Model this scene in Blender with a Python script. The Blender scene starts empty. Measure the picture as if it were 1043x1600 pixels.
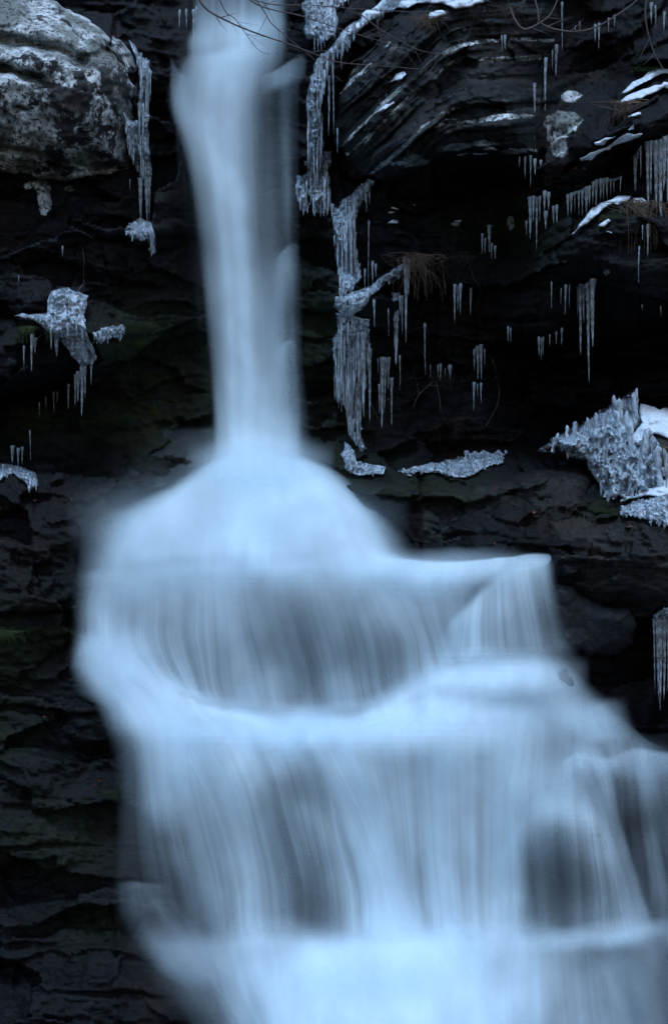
import bpy, math, random
import numpy as np

# ------------------------------------------------------------------ camera, sky, sun
sc = bpy.context.scene
CD, S = 14.0, 200.0
cam = bpy.data.cameras.new("camera"); camo = bpy.data.objects.new("camera", cam)
sc.collection.objects.link(camo); sc.camera = camo
camo.location = (0, -CD, 0); camo.rotation_euler = (math.radians(90), 0, 0)
cam.sensor_fit = 'VERTICAL'; cam.sensor_height = 36; cam.lens = 36*CD/8.0
cam.clip_start = .1; cam.clip_end = 500

SUN_EL, SUN_AZ = 70.0, -25.0          # sun high, from in front of the fall and slightly left (degrees)
w = bpy.data.worlds.new("World"); sc.world = w; w.use_nodes = True
nt = w.node_tree; bg = nt.nodes['Background']
sky = nt.nodes.new('ShaderNodeTexSky'); sky.sky_type = 'NISHITA'; sky.sun_disc = False
sky.sun_elevation = math.radians(SUN_EL); sky.sun_rotation = math.radians(180+SUN_AZ)
sky.air_density = 1.0; sky.dust_density = 1.5; sky.ozone_density = 1.5
nt.links.new(sky.outputs[0], bg.inputs[0]); bg.inputs[1].default_value = 0.13
sl = bpy.data.lights.new("overcast_sun", 'SUN'); so = bpy.data.objects.new("overcast_sun", sl)
sc.collection.objects.link(so)
sl.energy = 1.5; sl.angle = math.radians(10); sl.color = (.42, .70, 1.0)
so.rotation_euler = (math.radians(90-SUN_EL), 0, math.radians(SUN_AZ))
sc.view_settings.view_transform = 'Standard'; sc.view_settings.look = 'None'
sc.view_settings.exposure = 0.64; sc.view_settings.gamma = 1
sc.render.engine = 'CYCLES'
sc.cycles.use_denoising = True
sc.cycles.max_bounces = 8; sc.cycles.transparent_max_bounces = 24
sc.cycles.sample_clamp_indirect = 3; sc.cycles.sample_clamp_direct = 6
sc.cycles.caustics_refractive = False; sc.cycles.caustics_reflective = False

RNG = random.Random(7)
C = sc.collection

# ------------------------------------------------------------------ noise and geometry helpers
def _h(ix, iy, iz, seed):
    n = (ix*374761393 + iy*668265263 + iz*2147483647 + seed*974711) & 0xffffffff
    n = ((n ^ (n >> 13))*1274126177) & 0xffffffff
    n = ((n ^ (n >> 16))*2246822519) & 0xffffffff
    return ((n ^ (n >> 15)) & 0xffffff)/float(0xffffff)
def vnoise(x, y, z=0.0, seed=0):
    x = np.asarray(x, float); y = np.asarray(y, float); z = np.asarray(z, float)+x*0
    ix, iy, iz = np.floor(x).astype(np.int64), np.floor(y).astype(np.int64), np.floor(z).astype(np.int64)
    fx, fy, fz = x-ix, y-iy, z-iz
    fx, fy, fz = [f*f*f*(f*(f*6-15)+10) for f in (fx, fy, fz)]
    r = 0
    for dx in (0, 1):
        for dy in (0, 1):
            for dz in (0, 1):
                r = r + _h(ix+dx, iy+dy, iz+dz, seed)*(fx if dx else 1-fx)*(fy if dy else 1-fy)*(fz if dz else 1-fz)
    return r*2-1
def fbm(x, y, z=0.0, oct=4, seed=0, rough=.5):
    r = 0; a = 1; t = 0; f = 1
    for i in range(oct):
        r = r + a*vnoise(x*f, y*f, np.asarray(z)*f, seed+i*17); t += a; a *= rough; f *= 2.03
    return r/t
def sstep(a, b, x):
    t = np.clip((x-a)/(b-a), 0, 1); return t*t*(3-2*t)
def P(px, py, Y):
    k = (CD+Y)/CD
    return np.stack([(px-521.5)/S*k, Y+0*px, (800.0-py)/S*k], -1)

def tagit(o, label=None, cat=None, group=None, kind=None):
    if label: o['label'] = label
    if cat: o['category'] = cat
    if group: o['group'] = group
    if kind: o['kind'] = kind
    return o
def mesh_obj(name, V, F, mat, parent=None, smooth=True, attrs=None, uv=None):
    me = bpy.data.meshes.new(name)
    V = np.asarray(V, float)
    if isinstance(F, np.ndarray):
        me.vertices.add(len(V)); me.vertices.foreach_set('co', V.ravel())
        nf, k = F.shape
        me.loops.add(nf*k); me.loops.foreach_set('vertex_index', F.ravel().astype(np.int32))
        me.polygons.add(nf); me.polygons.foreach_set('loop_start', np.arange(0, nf*k, k, dtype=np.int32))
        me.update(calc_edges=True)
    else:
        me.from_pydata([tuple(v) for v in V], [], F)
    if smooth: me.polygons.foreach_set('use_smooth', np.ones(len(me.polygons), bool))
    if attrs:
        for k_, a in attrs.items():
            at = me.attributes.new(k_, 'FLOAT', 'POINT'); at.data.foreach_set('value', np.asarray(a, np.float32).ravel())
    if uv is not None:
        ul = me.uv_layers.new(name='UVMap')
        li = np.zeros(len(me.loops), np.int32); me.loops.foreach_get('vertex_index', li)
        ul.data.foreach_set('uv', np.asarray(uv, np.float32).reshape(-1, 2)[li].ravel())
    me.materials.append(mat); me.validate(); me.update()
    o = bpy.data.objects.new(name, me); C.objects.link(o)
    if parent: o.parent = parent
    return o
def grid_faces(nr, nc):
    i = np.arange((nr-1)*(nc-1)); r = i//(nc-1); c = i % (nc-1); a = r*nc+c
    return np.stack([a, a+nc, a+nc+1, a+1], -1)      # facing -Y when rows go down, columns go right

# ------------------------------------------------------------------ materials
def newmat(name):
    m = bpy.data.materials.new(name); m.use_nodes = True
    return m, m.node_tree, m.node_tree.nodes['Principled BSDF']
def N(nt, t, **kw):
    n = nt.nodes.new(t)
    for k, v in kw.items(): setattr(n, k, v)
    return n
def noise(nt, vec, scale, detail=6, rough=.6, mscale=None, dist=0):
    if mscale is not None:
        mp = N(nt, 'ShaderNodeMapping'); mp.inputs['Scale'].default_value = mscale
        nt.links.new(vec, mp.inputs[0]); vec = mp.outputs[0]
    n = N(nt, 'ShaderNodeTexNoise'); nt.links.new(vec, n.inputs['Vector'])
    n.inputs['Scale'].default_value = scale; n.inputs['Detail'].default_value = detail
    n.inputs['Roughness'].default_value = rough; n.inputs['Distortion'].default_value = dist
    return n.outputs['Fac']
def ramp(nt, fac, a, b, ca=(0,0,0,1), cb=(1,1,1,1)):
    r = N(nt, 'ShaderNodeMapRange'); r.interpolation_type = 'SMOOTHSTEP'
    r.inputs['From Min'].default_value = a; r.inputs['From Max'].default_value = b
    nt.links.new(fac, r.inputs['Value']); return r.outputs[0]
def mixc(nt, fac, a, b):
    m = N(nt, 'ShaderNodeMix', data_type='RGBA')
    for s, v in ((m.inputs['Factor'], fac), (m.inputs['A'], a), (m.inputs['B'], b)):
        if isinstance(v, (tuple, float, int)): s.default_value = v if not isinstance(v, tuple) else (v+(1,))[:4]
        else: nt.links.new(v, s)
    return m.outputs['Result']
def mth(nt, op, a, b=None, clamp=False):
    m = N(nt, 'ShaderNodeMath', operation=op); m.use_clamp = clamp
    for s, v in ((m.inputs[0], a), (m.inputs[1], b)):
        if v is None: continue
        if isinstance(v, (float, int)): s.default_value = v
        else: nt.links.new(v, s)
    return m.outputs[0]
def bump(nt, h, strength, dist, prev=None):
    b = N(nt, 'ShaderNodeBump'); b.inputs['Strength'].default_value = strength; b.inputs['Distance'].default_value = dist
    nt.links.new(h, b.inputs['Height'])
    if prev: nt.links.new(prev, b.inputs['Normal'])
    return b.outputs[0]
def attr(nt, n):
    a = N(nt, 'ShaderNodeAttribute'); a.attribute_name = n; return a.outputs['Fac']

def rock_material(name, dark, light, brown, rough=(.32, .6), flat=4.0, spec=.4):
    m, nt, b = newmat(name)
    co = N(nt, 'ShaderNodeTexCoord').outputs['Object']
    n1 = noise(nt, co, 2.3, 8, .65, (1, 1, 2.2)); n2 = noise(nt, co, 14, 8, .7, (1, 1, flat)); n3 = noise(nt, co, 1.1, 4, .5)
    c = mixc(nt, ramp(nt, n1, .38, .68), dark, light)
    c = mixc(nt, ramp(nt, n3, .5, .72), c, brown)
    c = mixc(nt, mth(nt, 'MULTIPLY', ramp(nt, n2, .35, .75), .5), c, tuple(.5*x for x in dark))
    # moss
    mo = mth(nt, 'MULTIPLY', attr(nt, 'moss'), ramp(nt, noise(nt, co, 9, 8, .7), .35, .6))
    mc = mixc(nt, noise(nt, co, 40, 3, .6), (.004, .008, .003), (.022, .03, .006))
    c = mixc(nt, mo, c, mc)
    # pale crustose lichen
    ln = noise(nt, co, 5.0, 14, .74, (1, 1, 1.1), .2)
    lf = mth(nt, 'ADD', ln, attr(nt, 'lichen'))
    lm = ramp(nt, lf, .98, 1.03)
    lm = mth(nt, 'MULTIPLY', lm, ramp(nt, noise(nt, co, 26, 5, .75), .40, .50))
    ln2 = noise(nt, co, 3.0, 3, .5)
    lc = mixc(nt, ramp(nt, ln2, .42, .6), (.19, .21, .20), (.62, .66, .68))
    lc = mixc(nt, ramp(nt, noise(nt, co, 14, 6, .7), .48, .8), lc, (.10, .095, .085))
    c = mixc(nt, lm, c, lc)
    nt.links.new(c, b.inputs['Base Color'])
    r = N(nt, 'ShaderNodeMapRange'); r.inputs['To Min'].default_value = rough[0]; r.inputs['To Max'].default_value = rough[1]
    nt.links.new(n2, r.inputs[0])
    rr = mth(nt, 'ADD', r.outputs[0], mth(nt, 'MULTIPLY', mth(nt, 'MAXIMUM', lm, mo), .4), True)
    nt.links.new(rr, b.inputs['Roughness']); b.inputs['Specular IOR Level'].default_value = spec
    h1 = noise(nt, co, 9, 10, .7, (1, 1, flat*.8)); h2 = noise(nt, co, 55, 4, .6, (1, 1, 1.6))
    v = bump(nt, h1, .6, .05); v = bump(nt, h2, .45, .010, v); v = bump(nt, lm, .3, .006, v)
    nt.links.new(v, b.inputs['Normal'])
    return m
M_ROCK = rock_material('wet_dark_rock', (.0014, .0015, .0021), (.0075, .0074, .0098), (.0095, .0060, .0048), (.30, .74), spec=.17)
M_FOLD = rock_material('folded_green_grey_rock', (.0045, .0055, .0058), (.020, .023, .024), (.015, .011, .009), (.36, .70), 1.0, .22)
M_PALE = rock_material('lichen_rock', (.02, .02, .022), (.045, .043, .045), (.035, .025, .02), (.5, .8), 1.2, .25)
M_SLAB = rock_material('brown_slab', (.0045, .0042, .0045), (.017, .0145, .0145), (.022, .014, .011), (.32, .6), 5.0, .28)
M_GREY = rock_material('smooth_grey_rock', (.024, .027, .033), (.044, .049, .056), (.036, .036, .04), (.4, .6), 1.2, .3)

def water_material():
    m, nt, b = newmat('silky_water'); nt.nodes.remove(b)
    out = nt.nodes['Material Output']
    uv = N(nt, 'ShaderNodeUVMap').outputs[0]
    n1 = noise(nt, uv, 1, 3, .55, (4.5, .08, 1)); n2 = noise(nt, uv, 1, 4, .6, (14, .07, 1)); n3 = noise(nt, uv, 1, 3, .5, (2.2, 1.1, 1))
    s = mth(nt, 'ADD', mth(nt, 'MULTIPLY', n1, .55), mth(nt, 'MULTIPLY', n2, .45))
    s = ramp(nt, s, .32, .68)
    st = attr(nt, 'streak')
    a = mth(nt, 'SUBTRACT', 1.0, mth(nt, 'MULTIPLY', mth(nt, 'SUBTRACT', 1.0, s), st))
    cl = mth(nt, 'ADD', .82, mth(nt, 'MULTIPLY', ramp(nt, n3, .3, .7), .26))
    a = mth(nt, 'MULTIPLY', mth(nt, 'MULTIPLY', a, attr(nt, 'dens')), cl, True)
    d = N(nt, 'ShaderNodeBsdfDiffuse'); d.inputs[0].default_value = (.71, .86, .94, 1)
    t = N(nt, 'ShaderNodeBsdfTranslucent'); t.inputs[0].default_value = (.66, .80, .92, 1)
    bb = bump(nt, s, .12, .03); nt.links.new(bb, d.inputs['Normal'])
    mx = N(nt, 'ShaderNodeMixShader'); mx.inputs[0].default_value = .22
    nt.links.new(d.outputs[0], mx.inputs[1]); nt.links.new(t.outputs[0], mx.inputs[2])
    tr = N(nt, 'ShaderNodeBsdfTransparent')
    m2 = N(nt, 'ShaderNodeMixShader'); nt.links.new(a, m2.inputs[0])
    nt.links.new(tr.outputs[0], m2.inputs[1]); nt.links.new(mx.outputs[0], m2.inputs[2])
    nt.links.new(m2.outputs[0], out.inputs[0])
    return m
M_WATER = water_material()

def ice_material(name, bscale, milk, trans, base=(.62, .74, .86)):
    m, nt, b = newmat(name)
    co = N(nt, 'ShaderNodeTexCoord').outputs['Object']
    n1 = noise(nt, co, bscale, 4, .6, (1.6, 1, .45)); n2 = noise(nt, co, 3.5, 4, .6)
    c = mixc(nt, ramp(nt, n1, .4, .66), tuple(milk*.35*x for x in base), tuple(milk*x for x in base))
    nt.links.new(c, b.inputs['Base Color'])
    nt.links.new(mth(nt, 'MULTIPLY', ramp(nt, n2, .75, .3), trans, True), b.inputs['Transmission Weight'])
    b.inputs['Roughness'].default_value = .06; b.inputs['IOR'].default_value = 1.31
    b.inputs['Specular IOR Level'].default_value = .75
    b.inputs['Coat Weight'].default_value = 1.0; b.inputs['Coat Roughness'].default_value = .05
    v = bump(nt, n1, .5, .02); v = bump(nt, noise(nt, co, bscale*1.6, 2, .5), .5, .012, v)
    nt.links.new(v, b.inputs['Normal']); nt.links.new(v, b.inputs['Coat Normal'])
    return m
M_ICE = ice_material('clear_ice', 26, .98, .42)
M_ICICLE = ice_material('icicle_ice', 30, .85, .78)
M_MILK = ice_material('milky_ice', 18, .95, .3)

def simple(name, col, rough=.8, var=.4, scale=20, trans=0, bmp=0):
    m, nt, b = newmat(name)
    co = N(nt, 'ShaderNodeTexCoord').outputs['Object']
    n = noise(nt, co, scale, 5, .6)
    c = mixc(nt, n, tuple(x*(1-var) for x in col), tuple(min(1, x*(1+var)) for x in col))
    nt.links.new(c, b.inputs['Base Color']); b.inputs['Roughness'].default_value = rough
    b.inputs['Specular IOR Level'].default_value = .25
    if bmp: nt.links.new(bump(nt, n, .6, bmp), b.inputs['Normal'])
    return m
M_MOUND = simple('frozen_earth', (.03, .027, .022), .8, .6, 14, bmp=.03)
M_SNOW = simple('snow', (.64, .70, .77), .9, .22, 26, bmp=.05)
M_GRASS = simple('dry_grass', (.15, .105, .075), .8, .5, 12)
M_GREEN = simple('green_grass', (.05, .075, .025), .7, .5, 12)
M_MOSS = simple('moss_tuft', (.02, .03, .008), .9, .6, 30)
M_TWIG = simple('twig_bark', (.10, .075, .075), .7, .4, 40)
M_LEAF = simple('dead_leaf', (.12, .035, .025), .6, .5, 25)
M_ROOT = simple('root_bark', (.035, .027, .022), .7, .4, 20)

# ------------------------------------------------------------------ terrain depth
CP = """
-400 -220 4.2; 0 -220 4.2; 400 -220 4.4; 700 -220 4.2; 1043 -220 4.2; 1450 -220 4.0
-400 100 2.9; 0 60 3.0; 150 200 2.9; 250 60 2.9; 250 200 2.85; 250 330 2.75
300 20 3.4; 380 -30 3.9; 380 30 3.7; 380 100 3.35; 380 200 3.2; 380 400 3.05; 380 620 2.9; 300 400 3.0; 290 600 2.9; 470 400 3.05; 470 600 2.95
450 20 3.4; 460 100 3.1; 460 200 3.15; 520 60 2.75; 500 200 2.85; 495 300 2.85
0 310 2.75; 100 330 2.5; 180 370 2.4; 0 400 2.35; 100 430 2.25; 200 430 2.5; -300 400 2.2
30 495 1.95; 110 500 1.9; 190 510 2.2; 130 565 1.85; 60 560 2.15; 100 620 3.1; 20 600 3.2; 0 650 3.2; 150 600 2.6; 200 640 2.8; -300 620 2.8
0 735 2.2; 60 720 2.5; 150 700 2.7; 230 690 2.5; 30 765 1.9; 150 760 1.85; 250 740 2.0; 0 790 1.7; 100 830 1.5
-300 900 1.4; 0 900 1.35; 100 940 1.3; 0 990 1.15; 100 1010 1.15; 0 1080 1.0; 130 1100 .95; 0 1180 .8; 130 1180 .75; 0 1300 .5; 150 1320 .5; 150 1200 .85
0 1420 .25; 170 1430 .2; 0 1500 0; 170 1520 -.1; 0 1620 -.5; 170 1620 -.4; -300 1500 0; -300 1200 .7
560 30 2.8; 600 100 2.6; 560 200 2.55; 620 180 2.3; 560 260 2.7; 620 300 2.6; 700 40 2.5; 700 100 2.3; 760 60 2.5; 760 140 2.05; 700 180 2.1; 700 225 2.0; 780 230 1.85; 640 265 2.2; 830 190 2.0; 830 235 2.1
700 300 2.7; 640 340 2.7; 780 300 2.9; 780 380 3.0; 720 390 2.75; 850 100 2.9; 900 60 3.1; 930 100 3.2; 860 170 2.5; 880 230 2.35; 1000 40 3.0; 1100 50 2.8; 1400 100 2.5; 1000 100 2.6
1000 160 2.1; 920 235 1.95; 1000 195 1.8; 850 270 2.3; 800 330 2.6; 960 265 2.5; 1020 245 2.3; 900 320 2.2; 960 300 2.0; 1000 320 1.9; 900 360 1.95; 1000 400 1.85; 870 420 1.95; 960 430 1.85; 1400 350 1.6
900 450 2.2; 850 500 2.2; 800 500 2.35; 960 470 2.1; 1030 480 2.0; 960 520 2.6; 850 560 3.3; 950 580 4.2; 1030 580 4.2; 880 640 4.2; 800 640 3.6; 1100 560 4.0; 1400 580 3.0
560 400 2.5; 640 410 2.25; 600 440 2.3; 540 470 2.45; 640 450 2.8; 560 560 2.6; 640 560 3.1; 740 480 2.8; 740 560 3.0; 640 650 3.0; 560 680 2.8; 740 640 2.9; 700 690 2.8; 500 650 2.9; 500 500 2.9; 520 380 2.6
540 730 2.5; 600 740 2.2; 700 735 2.15; 780 730 2.1; 700 780 1.85; 620 800 1.9; 780 790 1.7; 850 730 2.0; 900 720 2.3; 860 780 1.6; 950 760 1.9; 1030 700 2.1; 1043 780 1.5; 1400 750 1.6
700 850 1.6; 800 850 1.45; 860 830 1.35; 960 830 1.3; 1043 830 1.25; 900 920 1.2; 1000 920 1.1; 1043 940 1.05; 1400 900 1.0
960 1010 1.5; 1030 1010 1.7; 1043 1080 2.1; 960 1080 1.7; 1000 1130 1.5; 900 1000 1.35; 900 1070 1.1; 1100 1060 2.0; 1400 1050 1.9
400 690 2.75; 400 740 2.5; 300 720 2.5; 300 760 2.15; 400 790 2.0; 500 750 2.3; 560 800 1.9; 200 790 1.8; 400 850 1.5; 200 850 1.4; 560 860 1.4; 150 880 1.35
150 905 1.28; 300 885 1.25; 400 880 1.2; 500 882 1.18; 600 885 1.2; 700 880 1.3; 800 876 1.3; 850 874 1.3
140 1000 1.1; 250 1040 1.05; 350 1100 1.0; 480 1115 .98; 600 1085 1.0; 700 1040 1.05; 800 1032 1.0; 870 1034 1.05; 400 1000 1.08; 550 1000 1.08; 760 960 1.05; 840 960 1.12
200 1140 .6; 350 1142 .5; 480 1135 .45; 600 1135 .45; 700 1130 .45; 820 1120 .6; 950 1140 .9
300 1240 .42; 300 1400 .3; 480 1250 .35; 480 1400 .22; 480 1460 .15; 620 1230 .35; 620 1400 .2; 740 1250 .35; 740 1450 .12
880 1180 .62; 960 1178 .6; 1043 1175 .65; 1100 1180 .7; 1400 1180 .7; 1000 1300 .5; 1043 1440 .25; 960 1440 .2; 880 1450 .12; 880 1280 .2; 840 1300 .25; 920 1340 .18; 820 1400 .3; 1400 1450 .2
220 1370 .35; 220 1400 .25; 240 1470 .1; 400 1470 .05; 550 1470 0; 700 1470 0; 900 1470 0; 1043 1460 .05
300 1530 -.25; 450 1520 -.3; 600 1540 -.5; 750 1560 -.5; 900 1570 -.35; 1043 1580 -.3
300 1650 -.7; 600 1650 -1.2; 900 1650 -.8; 0 1800 -1.2; 300 1800 -1.9; 600 1800 -2.2; 900 1800 -1.9; 1400 1800 -1.4; -400 1800 -1.2
"""
cp = np.array([[float(v) for v in t.split()] for l in CP.strip().split('\n') for t in l.split(';') if t.strip()])
def rbf_fit(X, y):
    d = np.sqrt(((X[:, None]-X[None])**2).sum(-1)+14**2)
    A = np.zeros((len(X)+3,)*2); A[:len(X), :len(X)] = d
    A[:len(X), len(X):] = np.c_[np.ones(len(X)), X/500]; A[len(X):, :len(X)] = A[:len(X), len(X):].T
    return np.linalg.solve(A, np.r_[y, 0, 0, 0])
_w = rbf_fit(cp[:, :2], cp[:, 2])
def D0_eval(px, py):
    k = sstep(840, 900, py); py = py+k*(20*fbm(px/85, py/200, 0, 3, 401)+7*vnoise(px/24, py/60, 0, 402))
    sh = px.shape; q = np.c_[px.ravel(), py.ravel()]; out = np.zeros(len(q))
    for i in range(0, len(q), 20000):
        s = q[i:i+20000]; d = np.sqrt(((s[:, None]-cp[None, :, :2])**2).sum(-1)+14**2)
        out[i:i+20000] = d@_w[:len(cp)]+_w[-3]+s@_w[-2:]/500
    return out.reshape(sh)
# coarse grid, then bilinear lookups
GX0, GX1, GY0, GY1 = -420, 1420, -220, 1800
def make_lookup(arr, step):
    def f(px, py):
        u = np.clip((np.asarray(px, float)-GX0)/step, 0, arr.shape[1]-1.001); v = np.clip((np.asarray(py, float)-GY0)/step, 0, arr.shape[0]-1.001)
        i = v.astype(int); j = u.astype(int); a = u-j; b = v-i
        return (arr[i, j]*(1-a)+arr[i, j+1]*a)*(1-b)+(arr[i+1, j]*(1-a)+arr[i+1, j+1]*a)*b
    return f
gx, gy = np.meshgrid(np.arange(GX0, GX1+1, 10.), np.arange(GY0, GY1+1, 10.))
D0 = make_lookup(D0_eval(gx, gy), 10.)

STEP = 3.0
PX, PY = np.meshgrid(np.arange(GX0, GX1+.1, STEP), np.arange(GY0, GY1+.1, STEP))
def layers(s, px, T, seed, brk=170.):
    """bedding planes: every layer sticks out by its own amount, and breaks along its length"""
    k = np.floor(s/T); f = s/T-k
    def off(kk): return vnoise(px/brk+kk*7.31, kk*3.17+.5, 0, seed)
    a = off(k); b = off(k+1)
    t = sstep(.80, 1.0, f)
    return a*(1-t)+b*t-.35*np.maximum(0, 1-np.abs(f-.93)/.07)
def sdist_seg(px, py, pts):
    d = np.full(px.shape, 1e9)
    for (x0, y0), (x1, y1) in zip(pts[:-1], pts[1:]):
        vx, vy = x1-x0, y1-y0; t = np.clip(((px-x0)*vx+(py-y0)*vy)/(vx*vx+vy*vy+1e-9), 0, 1)
        d = np.minimum(d, np.hypot(px-x0-t*vx, py-y0-t*vy))
    return d
def inside(px, py, poly):
    r = np.zeros(px.shape, bool); n = len(poly)
    for i in range(n):
        x0, y0 = poly[i]; x1, y1 = poly[(i+1) % n]
        c = ((y0 > py) != (y1 > py))
        with np.errstate(divide='ignore', invalid='ignore'):
            r ^= c & (px < (x1-x0)*(py-y0)/(y1-y0+1e-12)+x0)
    return r
def sdf(px, py, poly):
    d = sdist_seg(px, py, list(poly)+[poly[0]])
    return np.where(inside(px, py, poly), d, -d)

def facets(px, py, sx, sy, seed, tilt=1.):
    """fractured rock: irregular cells, each a plane with its own offset and tilt"""
    x = px/sx; y = py/sy; ix = np.floor(x); iy = np.floor(y)
    best = np.full(px.shape, 9.); val = np.zeros(px.shape)
    for dx in (-1, 0, 1):
        for dy in (-1, 0, 1):
            cx = (ix+dx).astype(np.int64); cy = (iy+dy).astype(np.int64); z = cx*0
            jx = cx+.5+.9*(_h(cx, cy, z, seed)-.5); jy = cy+.5+.9*(_h(cx, cy, z, seed+1)-.5)
            d = np.abs(x-jx)+np.abs(y-jy)*.9+.35*np.hypot(x-jx, y-jy)
            v = (_h(cx, cy, z, seed+2)*2-1)+tilt*((x-jx)*(_h(cx, cy, z, seed+3)*2-1)+(y-jy)*(_h(cx, cy, z, seed+4)*2.2-1.4))*1.3
            m = d < best; best = np.where(m, d, best); val = np.where(m, v, val)
    return val
def fracture(px, py, slope=0., seed=0):
    q = 1-.55*sstep(820, 900, py)
    x = px+10*fbm(px/50, py/50, 0, 3, seed+50); y = py+slope*px+8*fbm(px/60, py/40, 0, 3, seed+51)
    return .24*facets(x, y, 210, 85, seed)+.11*q*facets(x, y, 95, 34, seed+10)+.028*q*facets(x, y, 27, 12, seed+20)*sstep(-.1, .5, vnoise(x/90, y/60, 0, seed+60))+.008*q*facets(x, y, 10, 6, seed+30)
WET = [(262, -60), (460, -60), (480, 300), (490, 680), (620, 860), (870, 860), (900, 1040), (1000, 1160), (1300, 1170), (1300, 1800), (150, 1800), (170, 1400), (175, 1150), (110, 1000), (105, 880), (180, 790), (310, 700), (285, 450), (262, 280)]
def terrain(px, py):
    D = D0(px, py)
    wx = 26*fbm(px/130, py/130, 0, 3, 5); wy = 20*fbm(px/170, py/110, 0, 4, 9)
    fold = np.where(px < 700, (700-px)*.62, (px-700)*-.02)
    fold = 60-60*np.tanh(1-0*px)+fold
    tr = sstep(480, 560, px)*sstep(330, 230, py)
    rr = sstep(780, 860, px)*sstep(520, 400, py)
    tilt = -.03*px
    s = py + wy + tr*(-fold)*-1 + rr*(px-860)*.42 + tilt*(1-tr)*(1-rr)
    wetm = np.clip(sdf(px, py, WET)/(40+110*sstep(1150, 1300, py)*sstep(500, 300, px))+.2, 0, 1)
    amp = 1-.9*wetm
    L = .13*layers(s, px+wx, 74, 1, 230)+.018*layers(s+9, px+wx, 21, 2, 70)+.006*layers(s+3, px, 8.3, 3, 40)+.9*fracture(px, s, 0, 200)
    D = D-amp*L
    D = D-amp*(.10*fbm(px/85, py/60, 0, 5, 21)+.035*fbm(px/14, py/9, 0, 4, 33, .6))
    # blocky joints
    j = np.abs(fbm(px/70, py/260, 0, 2, 41)); D = D+amp*.07*np.maximum(0, 1-j/.03)*sstep(0,.3,vnoise(px/90,py/90,0,43))
    return D
TD = terrain(PX, PY)
SURF = make_lookup(TD, STEP)
_m = TD.copy()
for ax in (0, 1):
    for sh in (-2, -1, 1, 2): _m = np.minimum(_m, np.roll(_m, sh, ax))
SURF_MIN = make_lookup(_m, STEP)

def blob(px, py, cx, cy, rx, ry, p=1.0):
    return np.exp(-(((px-cx)/rx)**2+((py-cy)/ry)**2)**p)
lich = 0*PX+.10
s_ = sstep(500, 560, PX)*sstep(300, 240, PY)
lich += .22*s_*sstep(-.1, .5, vnoise(PX/60, PY/40, 0, 90))
for cx, cy, rx, ry, a in [(600,150,70,60,.2),(640,230,55,28,.34),(700,215,70,14,.36),(770,180,75,9,.5),(700,190,40,12,.36),(720,120,70,8,.2),(745,228,35,8,.42),(690,165,45,14,.2),(610,250,25,25,.3),(885,190,20,14,.6),(868,200,18,35,.36),(875,235,10,10,.5),(892,150,16,10,.45),(797,348,7,14,.7),(712,350,8,4,.6),(610,332,12,4,.5),(585,345,14,4,.3),(945,424,6,5,.6),(640,320,40,8,.3),(660,300,30,10,.25),(540,180,30,40,.15),(70,315,14,26,.6),(110,295,16,8,.45),(50,290,40,14,.4),(660,350,60,10,.2),(925,70,12,4,.4),(935,80,14,3,.35)]:
    lich += a*blob(PX, PY, cx, cy, rx, ry, 1.5)
moss = .9*blob(PX, PY, 240, 600, 110, 120)+.8*blob(PX, PY, 205, 520, 40, 25)+.7*blob(PX, PY, 500, 560, 60, 160)+.9*blob(PX, PY, 60, 650, 160, 40)+.8*blob(PX, PY, 10, 1010, 60, 70)+.6*blob(PX, PY, 0, 1150, 60, 60)+.6*blob(PX, PY, 90, 1300, 110, 60)+.6*blob(PX, PY, 160, 1450, 60, 30)+.9*blob(PX, PY, 680, 770, 120, 25)+.8*blob(PX, PY, 960, 800, 60, 18)+.7*blob(PX, PY, 100, 990, 60, 20)+.5*blob(PX, PY, 560, 720, 60, 40)+.6*blob(PX, PY, 800, 360, 100, 60)
mesh_obj('cliff', P(PX, PY, TD).reshape(-1, 3), grid_faces(*PX.shape), M_ROCK, attrs={'lichen': lich, 'moss': np.clip(moss, 0, 1)})
tagit(bpy.data.objects['cliff'], 'dark wet layered rock cliff behind and beside the falling water', kind='structure')

# ------------------------------------------------------------------ water
def cr(vals, n):
    """Catmull-Rom resample of rows (k, ...) to n samples"""
    vals = np.asarray(vals, float); k = len(vals)
    t = np.linspace(0, k-1, n); i = np.minimum(t.astype(int), k-2); f = (t-i).reshape((-1,)+(1,)*(vals.ndim-1))
    g = lambda j: vals[np.clip(j, 0, k-1)]
    p0, p1, p2, p3 = g(i-1), g(i), g(i+1), g(i+2)
    p0 = np.where((i-1 < 0).reshape(f.shape), 2*p1-p2, p0); p3 = np.where((i+2 > k-1).reshape(f.shape), 2*p2-p1, p3)
    return .5*((2*p1)+(-p0+p2)*f+(2*p0-5*p1+4*p2-p3)*f**2+(-p0+3*p1-3*p2+p3)*f**3)
DSM = {}
def smooth_depth():
    a = D0_eval(gx, gy)
    for _ in range(2):
        a = (a+np.roll(a, 1, 0)+np.roll(a, -1, 0)+np.roll(a, 1, 1)+np.roll(a, -1, 1))/5
    return make_lookup(a, 10.)
DS = smooth_depth()
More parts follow.
